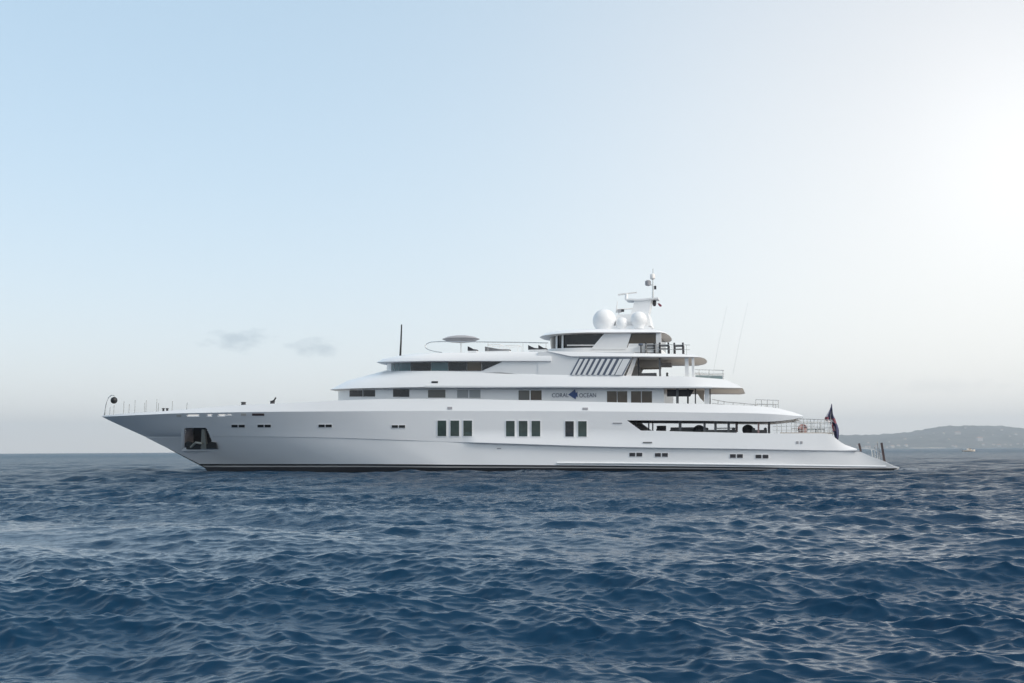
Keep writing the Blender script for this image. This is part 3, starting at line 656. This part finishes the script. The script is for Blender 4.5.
def radome(px, py, r, v, name='radome'):
    c_ = Q(px, py, v); ms = MB()
    prof = [(r * .62, -r * 1.1), (r * .7, -r * .75)] + [(r * math.cos(a), r * math.sin(a)) for a in np.linspace(-.72, 1.53, 16)]
    ms.lathe(c_, prof, 'dome', 28); return ms.build(name, yacht, smooth=60)
radome(604.5, 320.8, 1.03, -2.2); radome(638.8, 319.8, .72, -2.4); radome(622, 323.5, .55, -2.4)
cf = MB(); a_ = [Q(x, y, -.6) for x, y in ((657.4, 303.4), (659, 303.2), (661.4, 305.2), (661, 306.8), (659.2, 306.2))]
cf.prism([p - a_[0] for p in a_[:3] + a_[3:]], (.03, .03, 0), 'flagred'); o = cf.build('courtesy_flag'); o.matrix_world = YM @ Matrix.Translation(a_[0]); tag(o, 'tiny red flag fluttering below the mast head', 'flag')

# ------------------------------------------------------------------ stern: posts, ensign
for poly in ([(858.0, 443.6), (860.0, 443.2), (862.0, 451.4), (860, 451.8)], [(880.6, 443.0), (882.6, 442.6), (885.8, 462), (883.4, 462)]):
    panel(poly, 4.9, .0, .25, 'redbrown', 'stern_post', yacht)
sr = MB()
for x, y0, y1 in ((872.5, 449.5, 458), (875.5, 447, 459), (878, 441.5, 460), (879.6, 447.5, 460)): sr.tube([Q(x, y1, -4.6), Q(x - .8, y0, -4.6)], .03, 'steel')
sr.tube([Q(861, 447.6, -4.6), Q(874, 449.5, -4.6), Q(884, 455, -4.6)], .02, 'steel'); sr.build('stern_rail', yacht)
es = MB(); es.tube([Q(829.6, 434, -2), Q(831.6, 403.4, -2)], .03, 'pale'); es.build('flag_staff', yacht)
rows = [(404, 831.3, 832), (407, 830.6, 832.2), (410, 829.4, 832.5), (413, 827.8, 832.8), (415, 826.7, 833.2), (417, 825.4, 834), (418.5, 824.7, 834.9), (419.8, 825, 835.2), (421, 826.4, 835.6), (422.2, 829, 836), (423.5, 831.2, 836.5), (426, 831.8, 837.6), (428.5, 832.2, 838.4), (431, 832.8, 838.9), (433.5, 833.5, 839), (436, 834.4, 838.9), (438.5, 835.3, 838.5), (441.6, 836.6, 837.3)]
fl = MB(); base = Q(831.6, 404, -2.05); NC = 9
gr = [[Q(l + (r_ - l) * c / (NC - 1), y, -2.05 + .16 * math.sin(c * 1.25 + j * .35) * min(1, (r_ - l) / 5)) - base for c in range(NC)] for j, (y, l, r_) in enumerate(rows)]
for j in range(len(rows) - 1):
    for c in range(NC - 1):
        y = rows[j][0]
        m_ = 'flagnavy'
        if 419.5 <= y < 421.5 and c < 6: m_ = 'flagwhite'
        elif 418 <= y < 420 and c >= 5 or 417 <= y < 419 and c < 3 or 421 <= y < 422.6 and c > 5: m_ = 'flagred'
        elif y < 416 and c < 2: m_ = 'flagwhite'
        elif 423 <= y < 430 and c < 2: m_ = 'flagred'
        elif 426 <= y < 429 and 2 <= c < 4: m_ = 'flagwhite'
        fl.add([gr[j][c], gr[j + 1][c], gr[j + 1][c + 1], gr[j][c + 1]], [(0, 1, 2, 3)], m_)
o = fl.build('ensign', None); weld(o); md = o.modifiers.new('cloth', 'SOLIDIFY'); md.thickness = .02
o.matrix_world = YM @ Matrix.Translation(base); tag(o, 'dark navy ensign with red and white drooping from the stern staff', 'flag')

# ------------------------------------------------------------------ things standing on the decks
ZM_ = Q(700, 436.7, -5.55).z
ZA, ZB = Q(446, 352.8, -4.95), Q(551, 351.4, -5.05); ZC, ZD = Q(546, 351.0, -5.36), Q(684, 354.0, -4.9); ZE, ZF = Q(530, 375.5, -5.1), Q(690, 377.6, -5.1)
def on_deck(px, v):
    u = Q(px, 360, v).x; lerp = lambda a, b: a.z + (b.z - a.z) * min(max((u - a.x) / (b.x - a.x), 0), 1)
    return lerp
def deck(kind, px, v):
    l_ = on_deck(px, v); z = ZM_ if kind == 'main' else l_(ZA, ZB) if kind == 'roof' else l_(ZC, ZD) if kind == 'fly' else l_(ZE, ZF)
    p = Q(px, 400, v); y0, y1 = 300, 470
    for _ in range(30):
        ym = (y0 + y1) / 2; p = Q(px, ym, v)
        if p.z > z: y0 = ym
        else: y1 = ym
    return p
# deck chairs on the fly deck
def make_chair():
    ch = thing('deck_chair', 'x', 'chair', (0, 0, 0), 'dark chairs along the fly deck rail')
    w2, d2 = .36, .28
    for x in (-w2, w2):
        for y in (-d2, d2):
            l_ = MB(); l_.tube([(x, y, 0), (x, y, .96 if y < 0 else .72)], .085, 'dark', 6); l_.build('leg', ch)
        l_ = MB(); l_.box((x, 0, .66), (.09, .64, .05), 'dark'); l_.build('armrest', ch)
    l_ = MB(); l_.box((0, 0, .43), (.70, .56, .07), 'cushion'); l_.build('seat', ch)
    l_ = MB(); l_.box((0, -d2, .68), (.70, .05, .16), 'cushion'); l_.build('backrest', ch)
    return ch
def dup(o, mtx):
    c = o.copy(); C.objects.link(c); c.matrix_world = mtx
    for ch in o.children: d_ = ch.copy(); C.objects.link(d_); d_.parent = c
    return c
ch0 = make_chair()
for i, (x, lab) in enumerate(((650.6, 'dark chair on the fly deck beneath the after end of the lounge roof'), (664.5, 'dark chair in the middle of the three along the fly deck rail'), (679, 'dark chair aftmost on the fly deck, nearest the end of the overhang'))):
    p = deck('fly', x, -4.4); mt = YM @ Matrix.Translation(p)
    c_ = ch0 if i == 0 else dup(ch0, mt); c_.matrix_world = mt; c_['label'] = lab
t = thing('bar_stool', 'slim dark stool beside the white sill of the fly deck lounge', 'stool', deck('fly', 641, -4.85))
l_ = MB(); l_.lathe((0, 0, 0), [(.2, .0), (.06, .05), (.05, .62), (.19, .66)], 'dark', 10); l_.build('pedestal', t); l_ = MB(); l_.lathe((0, 0, .66), [(.2, 0), (.22, .12), (.14, .16)], 'navy', 12); l_.build('seat', t)
# grey oval sunshade on its post
t = thing('sunshade', 'grey oval sunshade on a thin post above the front upper deck', 'sunshade', deck('roof', 461, -2.0))
p0 = deck('roof', 461, -2.0); rT = (Q(479.5, 339, -2) - Q(443, 339, -2)).length / 2; zc = Q(461, 339.2, -2).z - p0.z
l_ = MB(); l_.lathe((0, 0, zc), [(rT * .3, -.30), (rT * .7, -.22), (rT, .0), (rT * .72, .2), (rT * .35, .3), (.05, .33)], 'grey', 28); l_.build('canopy', t, smooth=25)
l_ = MB(); l_.tube([(0, 0, 0), (0, 0, zc - .28)], .04, 'pale'); l_.build('post', t)
# sun loungers and table frames around the hoop
def lounger(x, y, v, n, label, m='cushion'):
    p = deck('roof', x, v); t = thing('sun_lounger', label, 'lounger', p, 'loungers on the front upper deck')
    l_ = MB(); l_.box((0, 0, .16), (n, .7, .1), 'white'); l_.build('base', t)
    l_ = MB(); l_.prism([(-n / 2, -.33, .22), (n / 2, -.33, .22), (n / 2, -.33, .32), (n * .1, -.33, .36), (-n / 2, -.33, .62), (-n / 2, -.33, .5)], (0, .66, 0), m); l_.build('cushion', t)
lounger(498, 352.6, -3.4, 2.2, 'dark curved lounger amid the pale frames by the hoop rail')
lounger(534, 352.4, -4.2, .9, 'small dark lounger just forward of the sky lounge, left of a pair', 'dark')
lounger(543, 352.4, -4.2, .7, 'small dark lounger tucked against the sky lounge front, right of a pair', 'dark')
lounger(473, 352.8, -3.8, .8, 'small dark lounger beneath the grey sunshade', 'dark')
for i, (x0, x1, y0, lab) in enumerate(((488, 500, 344.5, 'pale tubular frame on the front deck nearer the sunshade'), (506, 518, 345.2, 'pale tubular frame on the front deck nearer the sky lounge'))):
    p = deck('roof', x0, -3); q = Q(x1, y0, -3) - p
    t = thing('tubular_frame', lab, 'frame', p, 'pale tubular frames on the front deck')
    l_ = MB()
    for y in (0, 1.6): l_.tube([(0, y, 0), (0, y, q.z), (q.x, y, q.z), (q.x, y, 0)], .03, 'pale')
    for x in (0, q.x): l_.tube([(x, 0, q.z), (x, 1.6, q.z)], .03, 'pale')
    l_.build('tube', t)
# sofas
def sofa(x0, x1, y0, y1, v, label, m, depth=.8, back=True, group=None):
    p = deck('main' if y1 > 400 else 'bridge', x0, v); q = Q(x1, y0, v); w2 = q.x - p.x; h2 = q.z - p.z
    t = thing('sofa', label, 'sofa', (p.x + w2 / 2, v, p.z), group)
    l_ = MB(); l_.box((0, depth / 2, h2 * .28), (w2, depth, h2 * .55), m); l_.build('seat', t)
    if back: l_ = MB(); l_.box((0, depth - .1, h2 * .78), (w2 * .96, .2, h2 * .44), m); l_.build('backrest', t)
    for s_ in (-1, 1): l_ = MB(); l_.lathe((s_ * (w2 / 2 - .14), 0, h2 * .62), [(.10, 0), (.13, .04), (.13, depth - .04), (.1, depth)], m, 10, 'y'); l_.build('armrest', t, smooth=50)
    return t
sofa(656, 665.5, 425.5, 433, -4.6, 'black sofa nearest the forward end of the main deck opening', 'dark')
sofa(669.5, 698, 427.0, 434, -4.6, 'long grey sofa filling the middle of the main deck opening', 'cushion')
sofa(705, 735, 424.0, 434, -4.9, 'long grey bench right of the black tub chair on the main deck', 'cushion', back=False)
sofa(752, 767, 424.6, 434, -4.6, 'short grey bench at the after end of the main deck opening', 'cushion', back=False)
sofa(640, 656, 372.4, 378.4, -4.4, 'grey sofa under the fly deck overhang', 'cushion')
def tub(x, y, r, v, label, m, cat='armchair'):
    p = deck('main', x, v); t = thing('tub_chair', label, cat, p)
    l_ = MB(); l_.lathe((0, 0, 0), [(r * .5, 0), (r * .75, .12), (r, .5), (r * .9, .62)], m, 16); l_.build('shell', t, smooth=40)
    l_ = MB(); n = 9; a_ = [(r * math.cos(k * math.pi / (n - 1)), r * math.sin(k * math.pi / (n - 1)), .62 + .38 * math.sin(k * math.pi / (n - 1))) for k in range(n)]; o_ = len(a_); l_.add([(x_, y_, .5) for x_, y_, z_ in a_] + [(x_, y_, z_) for x_, y_, z_ in a_] + [(x_ * .8, y_ * .8, .5) for x_, y_, z_ in a_] + [(x_ * .8, y_ * .8, z_) for x_, y_, z_ in a_], [f for k in range(n - 1) for f in ((k, k + 1, n + k + 1, n + k), (2 * n + k, 3 * n + k, 3 * n + k + 1, 2 * n + k + 1), (n + k, n + k + 1, 3 * n + k + 1, 3 * n + k))], m); l_.build('backrest', t)
tub(699, 434.6, .46, -4.4, 'black tub chair at the after end of the long grey sofa', 'dark')
tub(748, 435, .46, -3.8, 'dark round tub chair near the after end of the main deck opening', 'dark')
tub(803, 434.8, .40, -4.2, 'pinkish tub chair behind the after rail, left of the low table', 'pink')
def table(x, y, v, w2, d2, h2, label, m, ml):
    p = deck('main', x, v); t = thing('low_table', label, 'table', p)
    l_ = MB(); l_.box((0, 0, h2), (w2, d2, .06), m); l_.build('tabletop', t)
    for a_ in (-1, 1):
        for b_ in (-1, 1): l_ = MB(); l_.tube([(a_ * w2 * .44, b_ * d2 * .4, 0), (a_ * w2 * .44, b_ * d2 * .4, h2)], .035, ml); l_.build('leg', t)
table(812.5, 434.4, -4.0, 1.0, .9, .55, 'pale low table behind the after rail, forward of the dark one', 'clear', 'steel')
table(820.2, 434.4, -4.4, .75, .7, .55, 'dark low table behind the after rail near the ensign', 'dark', 'dark')
table(726, 434.4, -3.2, 1.9, 1.0, .72, 'dark table behind the long bench in the main deck opening', 'dark', 'dark')
p = Q(667.2, 377.6, -5.0); t = thing('deck_light', 'little black lantern on the bridge deck bulwark under the overhang', 'lantern', p)
l_ = MB(); l_.lathe((0, 0, 0), [(.1, 0), (.1, .05), (.08, .3), (.11, .34), (.03, .44)], 'black', 10); l_.build('housing', t); l_ = MB(); l_.lathe((0, 0, .1), [(.085, 0), (.085, .14)], 'clear', 10); l_.build('lens', t)

# ------------------------------------------------------------------ sea
def build_sea():
    hh = CAM_Z
    # rings: spaced evenly on the picture, coarser in front of the feet and out to the horizon
    dep = np.concatenate([np.linspace(900, 262, 60, endpoint=False), np.linspace(262, 60, 1050, endpoint=False), np.linspace(60, 6, 640, endpoint=False), np.geomspace(6, .22, 40)])
    rad = np.concatenate([[0.0], hh * F / dep])
    ang_in = np.linspace(-R(30), R(30), 1000); ang_out = np.linspace(R(30), R(330), 80)[1:-1]
    ang = np.concatenate([ang_in, ang_out]); nA = len(ang); nR = len(rad)
    AA, RR = np.meshgrid(ang, rad); X = RR * np.sin(AA); Y = RR * np.cos(AA)
    dr = np.gradient(rad)[:, None] * np.ones_like(X); da = np.concatenate([np.full(1000, R(60) / 1000), np.full(nA - 1000, R(300) / 79)])[None, :] * RR
    sp = np.maximum(dr, da * .8) + .004
    Z = np.zeros_like(X); DX = np.zeros_like(X); DY = np.zeros_like(X); crest = np.zeros_like(X)
    comps = []
    for i in range(190):
        lam = math.exp(rng.uniform(math.log(.13), math.log(12)))
        th = R(rng.normal(203, 33 if lam < 1.2 else 25))      # travel direction
        k = 2 * math.pi / lam
        sl = .032 * (min(1, lam / .4) ** .3) * (1 if lam < 1.8 else (1.8 / lam) ** .75)
        if lam > 1.5: sl *= .85
        comps.append((lam, k, th, sl / k * rng.uniform(.6, 1.4), rng.uniform(0, 6.28)))
    for lam, sl_w, dg in ((11.5, .034, 196), (8.3, .040, 214), (6.4, .042, 203), (5.1, .040, 190), (4.2, .042, 208), (3.4, .045, 221), (2.7, .045, 199)):   # the longer swell under the chop
        k = 2 * math.pi / lam; comps.append((lam, k, R(dg), sl_w / k, rng.uniform(0, 6.28)))
    for i in range(90):                                      # wind ripples
        lam = math.exp(rng.uniform(math.log(.09), math.log(.8))); k = 2 * math.pi / lam
        comps.append((lam, k, R(rng.normal(200, 34)), .026 / k * rng.uniform(.6, 1.4), rng.uniform(0, 6.28)))
    # gusts: patches where the short waves are stronger
    def gust(x, y): return (.86 + .16 * np.exp(-np.hypot(x, y) / 18)) + .30 * np.sin(.11 * x + .07 * y + 1) * np.sin(.05 * x - .13 * y + 2.6) + .25 * np.sin(.31 * x + .2 * y) * np.sin(.27 * y - .15 * x + 2)
    gu = gust(X, Y)
    X, Y, gu, sp = (q_.astype(np.float32) for q_ in (X, Y, gu, sp)); Z, DX, DY, crest = (np.zeros_like(X) for _ in range(4))
    rs = sp[:, 500]                                          # spacing per ring, inside the view
    for lam, k, th, a, ph in comps:
        rr = np.nonzero(lam / rs > 2.0)[0]
        if len(rr) == 0: continue
        sl_ = slice(rr[0], rr[-1] + 1)
        fade = np.clip((lam / sp[sl_] - 2.0) / 1.6, 0, 1)
        kx, ky = k * math.sin(th), k * math.cos(th)
        P = np.float32(kx) * X[sl_] + np.float32(ky) * Y[sl_] + np.float32(ph)
        s_, c_ = np.sin(P), np.cos(P); A = np.float32(a) * fade
        if lam < 3: A = A * gu[sl_]
        Z[sl_] += A * c_; A = A * np.float32(.62); DX[sl_] -= A * np.float32(math.sin(th)) * s_; DY[sl_] -= A * np.float32(math.cos(th)) * s_
        if lam > .6: crest[sl_] += A * np.float32(k) * c_
    vis = np.clip(Z, -.6, .6)
    V = np.stack([X + DX, Y + DY, vis], -1).reshape(-1, 3).astype(np.float32)
    # foam: a few breaking crests, churned water at the stern and along the waterline
    rnd = np.sin(X * .9 + 2.1 * np.sin(Y * .23)) * np.sin(Y * .41 + 1.7 * np.sin(X * .37))
    foam = np.clip((crest - .5) * 2.2, 0, 1) * np.clip(rnd - .55, 0, 1) * 3 * (RR > 18)
    L_ = np.stack([(X - YO.x) * EU.x + (Y - YO.y) * EU.y, (X - YO.x) * EV.x + (Y - YO.y) * EV.y], -1)
    us = Q(893, 470, -5).x
    d_st = np.clip(1 - np.abs(L_[..., 0] - us - 2.0) / 5, 0, 1) * np.clip(1 - np.abs(L_[..., 1] + 2) / 6, 0, 1)
    ub = Q(205, 468, 0).x
    hbw = np.interp(L_[..., 0], LN['B3'][:, 0], -LN['B3'][:, 1], left=0, right=0)
    along = np.clip(1 - np.abs(-L_[..., 1] - hbw - .3) / .9, 0, 1) * (L_[..., 0] > ub) * (L_[..., 0] < us)
    patch = np.clip(np.sin(L_[..., 0] * .45) * np.sin(L_[..., 0] * .17 + 1) - .12, 0, 1)
    foam = np.clip(foam + d_st * 1.1 + along * patch * .8, 0, 1)
    idx = np.arange(nR * nA).reshape(nR, nA); a = idx[:-1]; b = idx[1:]
    q = np.stack([a, np.roll(a, -1, 1), np.roll(b, -1, 1), b], -1).reshape(-1, 4)
    me = bpy.data.meshes.new('sea'); me.vertices.add(len(V)); me.vertices.foreach_set('co', V.ravel())
    me.loops.add(q.size); me.loops.foreach_set('vertex_index', q.ravel().astype(np.int32))
    me.polygons.add(len(q)); me.polygons.foreach_set('loop_start', np.arange(0, q.size, 4, dtype=np.int32)); me.polygons.foreach_set('loop_total', np.full(len(q), 4, np.int32))
    me.update(calc_edges=True); me.polygons.foreach_set('use_smooth', np.ones(len(q), bool))
    at = me.attributes.new('foam', 'FLOAT', 'POINT'); at.data.foreach_set('value', foam.ravel().astype(np.float32))
    o = bpy.data.objects.new('sea', me); C.objects.link(o); o['kind'] = 'structure'
    if me.polygons[len(q) // 2].normal.z < 0: me.flip_normals()
    m = bpy.data.materials.new('sea_water'); m.use_nodes = True; nt = m.node_tree; bs = nt.nodes['Principled BSDF']
    t = N(nt, 'ShaderNodeTexCoord')
    at_ = N(nt, 'ShaderNodeAttribute', attribute_name='foam')
    fn_ = N(nt, 'ShaderNodeTexNoise', inp={'Scale': 3.5, 'Detail': 6.0, 'Roughness': .7}); nt.links.new(t.outputs['Object'], fn_.inputs['Vector'])
    ff = math_n(nt, 'MULTIPLY', math_n(nt, 'MULTIPLY_ADD', math_n(nt, 'SUBTRACT', fn_.outputs['Fac'], .42), 4.0, 0.0, clamp=True), at_.outputs['Fac'], clamp=True)
    big = N(nt, 'ShaderNodeTexNoise', inp={'Scale': .05, 'Detail': 3.0}); nt.links.new(t.outputs['Object'], big.inputs['Vector'])
    deep = mix_rgb(nt, big.outputs['Fac'], (.0016, .0235, .057), (.003, .037, .082))
    nt.links.new(mix_rgb(nt, ff, deep, (.62, .66, .70)), bs.inputs['Base Color'])
    
    bs.inputs['IOR'].default_value = 1.333
    # ripples finer than the mesh
    mp_ = N(nt, 'ShaderNodeMapping'); nt.links.new(t.outputs['Object'], mp_.inputs[0]); mp_.inputs['Rotation'].default_value = (0, 0, R(20)); mp_.inputs['Scale'].default_value = (.6, 1.0, 1)
    b1 = N(nt, 'ShaderNodeTexNoise', inp={'Scale': 11.0, 'Detail': 5.0, 'Roughness': .6}); nt.links.new(mp_.outputs[0], b1.inputs['Vector'])
    b2 = N(nt, 'ShaderNodeTexNoise', inp={'Scale': .9, 'Detail': 6.0, 'Roughness': .62}); nt.links.new(mp_.outputs[0], b2.inputs['Vector'])
    geo = N(nt, 'ShaderNodeCameraData')
    far = math_n(nt, 'MULTIPLY_ADD', geo.outputs['View Distance'], 1 / 60., -.35, clamp=True)
    geo2 = N(nt, 'ShaderNodeVectorMath', operation='LENGTH'); nt.links.new(t.outputs['Object'], geo2.inputs[0])
    far = math_n(nt, 'MULTIPLY_ADD', geo2.outputs['Value'], 1 / 60., -.35, clamp=True)   # where the mesh no longer carries the chop
    nt.nodes.remove(geo)
    nt.links.new(math_n(nt, 'ADD', math_n(nt, 'MULTIPLY_ADD', ff, .6, .06), math_n(nt, 'MULTIPLY', far, .12)), bs.inputs['Roughness'])
    nt.links.new(math_n(nt, 'MULTIPLY_ADD', far, -.13, .25), bs.inputs['Specular IOR Level'])
    u1 = N(nt, 'ShaderNodeBump', inp={'Strength': .3, 'Distance': .03}); nt.links.new(b1.outputs['Fac'], u1.inputs['Height'])
    u2 = N(nt, 'ShaderNodeBump', inp={'Distance': 1.4}); nt.links.new(b2.outputs['Fac'], u2.inputs['Height']); nt.links.new(math_n(nt, 'MULTIPLY', far, .9), u2.inputs['Strength']); nt.links.new(u1.outputs[0], u2.inputs['Normal'])
    nt.links.new(u2.outputs[0], bs.inputs['Normal'])
    df = N(nt, 'ShaderNodeBsdfDiffuse'); df.inputs[0].default_value = (.055, .115, .165, 1)   # far off, flat blue stands in for higher sky reflected by wave faces
    ms_ = N(nt, 'ShaderNodeMixShader'); nt.links.new(math_n(nt, 'MULTIPLY', math_n(nt, 'MULTIPLY_ADD', geo2.outputs['Value'], 1 / 500., -.2, clamp=True), .5), ms_.inputs[0])
    nt.links.new(bs.outputs[0], ms_.inputs[1]); nt.links.new(df.outputs[0], ms_.inputs[2]); nt.links.new(ms_.outputs[0], nt.nodes['Material Output'].inputs['Surface'])
    me.materials.append(m)
build_sea()

# ------------------------------------------------------------------ far shore
prof = [(560, 449.5), (640, 447.5), (700, 444.5), (760, 440.5), (800, 438.2), (838, 436), (850, 435.5), (880, 434.8), (905, 433), (925, 430.4), (940, 427.9), (960, 426.6), (975, 425.8), (990, 426.1), (1005, 427), (1024, 428.4), (1060, 430.5), (1100, 432), (1160, 434), (1260, 439), (1400, 447)]
RIDGE, FOOT = 7800.0, 6400.0
def ridge_z(px): return float(np.interp(px, [p[0] for p in prof], [G(p[0], p[1], RIDGE).z for p in prof]))
def fbm(x, y):
    s_ = 0; a_ = 1
    for o_ in range(5): f_ = 2 ** o_; s_ += a_ * math.sin(x * f_ * .0061 + 1.7 * o_ + 1.3 * math.sin(y * f_ * .0043 + o_)) * math.sin(y * f_ * .0057 + 2.1 * o_); a_ *= .55
    return s_
def terrain(px, t):
    Y = FOOT + (RIDGE - FOOT) * t; X = G(px, 440, Y).x; rz = ridge_z(px)
    if t <= 1: z = rz * (1 - (1 - t) ** 1.7) ** .95
    else: z = rz * (1 - (t - 1) * .6)
    w_ = min(t * 3, 1) * (1 if t < .9 else max(0, (1 - t) * 10) if t < 1 else .2)
    z += w_ * fbm(X, Y) * rz * .07
    return Vector((X, Y, z + (-1.5 if t == 0 else 0)))
pxs = np.linspace(560, 1400, 240); ts = [0, .015, .04, .08, .13, .19, .26, .33, .41, .5, .58, .66, .74, .81, .88, .94, .98, 1.0, 1.03, 1.1, 1.25, 1.5]
hm = MB(); vv = []
for px in pxs:
    for t_ in ts:
        p = terrain(px, t_); p.z += (rng.normal(0, 2.6) if .03 < t_ <= 1.05 else 0); vv.append(p)
nt_ = len(ts); fs = [(i * nt_ + j, (i + 1) * nt_ + j, (i + 1) * nt_ + j + 1, i * nt_ + j + 1) for i in range(len(pxs) - 1) for j in range(nt_ - 1)]
m = bpy.data.materials.new('wooded_hill'); m.use_nodes = True; nt = m.node_tree; bs = nt.nodes['Principled BSDF']; bs.inputs['Roughness'].default_value = .95; bs.inputs['Specular IOR Level'].default_value = .1
t = N(nt, 'ShaderNodeTexCoord'); n1 = N(nt, 'ShaderNodeTexNoise', inp={'Scale': .012, 'Detail': 8.0, 'Roughness': .7}); nt.links.new(t.outputs['Object'], n1.inputs['Vector'])
cr = N(nt, 'ShaderNodeValToRGB'); nt.links.new(n1.outputs['Fac'], cr.inputs[0]); cr.color_ramp.elements[0].position = .35; cr.color_ramp.elements[0].color = (.016, .030, .026, 1); cr.color_ramp.elements[1].position = .68; cr.color_ramp.elements[1].color = (.15, .14, .12, 1)
nt.links.new(cr.outputs[0], bs.inputs['Base Color'])
hm.add(vv, fs, m); tag(hm.build('hills', None, smooth=80), kind='structure')

M['wall'] = mat('house_wall', (.42, .40, .38), .8, var=.03); M['roof'] = mat('house_roof', (.40, .22, .15), .8); M['sand'] = mat('pale_stone', (.62, .54, .45), .9)
def house(w_, d_, h_, label, group):
    o = bpy.data.objects.new('house', None); C.objects.link(o); tag(o, label, 'house', group)
    MB().box((0, 0, h_ / 2 - 1), (w_, d_, h_ + 2), 'wall').build('wall', o)
    a_ = MB(); e = .6; x, y = w_ / 2 + e, d_ / 2 + e
    a_.add([(-x, -y, h_ + .02), (x, -y, h_ + .02), (x, y, h_ + .02), (-x, y, h_ + .02), (-x * .5, 0, h_ + 2.6), (x * .5, 0, h_ + 2.6)], [(0, 1, 5, 4), (2, 3, 4, 5), (1, 2, 5), (3, 0, 4), (3, 2, 1, 0)], 'roof'); a_.build('roof', o)
    return o
hA = house(15, 10, 7, 'tiny pale house low on the far shore among others', 'houses low on the far shore')
hB = house(13, 10, 7, 'tiny pale house scattered up the hazy hillside', 'houses up on the far hillside')
def place(src, px, t_, first, s_=1.0, rz=0.0, label=None):
    p = terrain(px, t_); mt = Matrix.Translation(p) @ Matrix.Rotation(rz, 4, 'Z') @ Matrix.Scale(s_ * 1.5, 4)
    o = src if first else dup(src, mt); o.matrix_world = mt
    if label: o['label'] = label
    return o
r2 = random.Random(5)
shore = [842, 849, 856, 866, 871, 875, 886, 893, 899, 907, 951, 957, 985, 992, 998, 1004, 1011, 1019, 1023]
for i, x in enumerate(shore): place(hA, x + r2.uniform(-2, 2), r2.uniform(.02, .07), i == 0, r2.uniform(.45, .95), r2.uniform(-.5, .5))
slope = [(868, .2), (889, .25), (905, .33), (921, .3), (934, .45), (944, .36), (949, .18), (966, .62), (984, .5), (993, .33), (1002, .55), (1010, .28), (1016, .42)]
for i, (x, t_) in enumerate(slope): place(hB, x, t_, i == 0, r2.uniform(.4, .8), r2.uniform(-.6, .6))
o = place(hB, 979.5, .16, False, 1.5, .1, 'largest pale villa at the foot of the far hill')
for k_ in ('group',): del o[k_]
o = place(hB, 958, .34, False, 1.0, -.1, 'wide pale house halfway up the hill, left of its summit')
del o['group']; o.scale.x *= 1.7
# long pale sea wall on the far shore
q0, q1 = G(912, 449, 6300), G(946, 449, 6300); sw_ = MB()
sw_.prism([(q0.x, 6300, -1), (q1.x, 6300, -1), (q1.x, 6300, 3.2), (q1.x - 25, 6300, 4.6), (q0.x + 20, 6300, 4.2), (q0.x, 6300, 2.2)], (0, 30, 0), 'sand'); tag(sw_.build('sea_wall'), 'long low pale stone wall along the far shore', 'wall')
# small motorboat far out to the right
bp = G(969, 452, 560); bp.z = 0
bo = bpy.data.objects.new('motorboat', None); C.objects.link(bo); bo.location = bp; bo.rotation_euler = (0, 0, R(8)); tag(bo, 'small pale motorboat far off on the water below the hill', 'motorboat')
hb_ = MB(); n = 11; Lb = 6.2; vv = []
for i in range(n):
    s_ = i / (n - 1); x = -Lb / 2 + Lb * s_; bw = 1.05 * (1 - max(0, (s_ - .45) / .55) ** 2.2) + .02; zt = .75 + .25 * s_ ** 2
    vv += [(x, -bw, zt), (x, -bw * .75, .15), (x, 0, -.3 if s_ < .9 else 0.2), (x, bw * .75, .15), (x, bw, zt)]
fs = [(i * 5 + j, (i + 1) * 5 + j, (i + 1) * 5 + j + 1, i * 5 + j + 1) for i in range(n - 1) for j in range(4)] + [(i * 5 + 4, (i + 1) * 5 + 4, (i + 1) * 5, i * 5) for i in range(n - 1)] + [(0, 1, 2, 3, 4)]
M['boat'] = mat('boat_gel_coat', (.80, .70, .60), .4)
hb_.add(vv, fs, 'boat').build('hull', bo, smooth=40)
MB().prism([(-.9, -.7, .8), (1.2, -.7, .85), (.6, -.6, 1.6), (-.7, -.6, 1.6)], (0, 1.4, 0), 'boat').build('cabin', bo)
MB().prism([(.95, -.72, 1.05), (.62, -.64, 1.5), (-.5, -.64, 1.5), (-.6, -.72, 1.05)], (0, .02, 0), 'glass').build('window', bo)
MB().box((-Lb / 2 - .2, 0, .6), (.35, .4, .7), 'grey').build('outboard_motor', bo)

# ------------------------------------------------------------------ air
hz_ = MB(); hz_.box((0, 0, 120), (19600, 19600, 246), 'white'); ho = hz_.build('haze'); ho['kind'] = 'stuff'
m = bpy.data.materials.new('sea_haze'); m.use_nodes = True; nt = m.node_tree; nt.nodes.remove(nt.nodes['Principled BSDF'])
pv = N(nt, 'ShaderNodeVolumePrincipled'); pv.inputs['Color'].default_value = (.84, .92, 1.0, 1); pv.inputs['Density'].default_value = 1.35e-4; pv.inputs['Anisotropy'].default_value = .2
nt.links.new(pv.outputs[0], nt.nodes['Material Output'].inputs['Volume']); ho.data.materials.clear(); ho.data.materials.append(m)
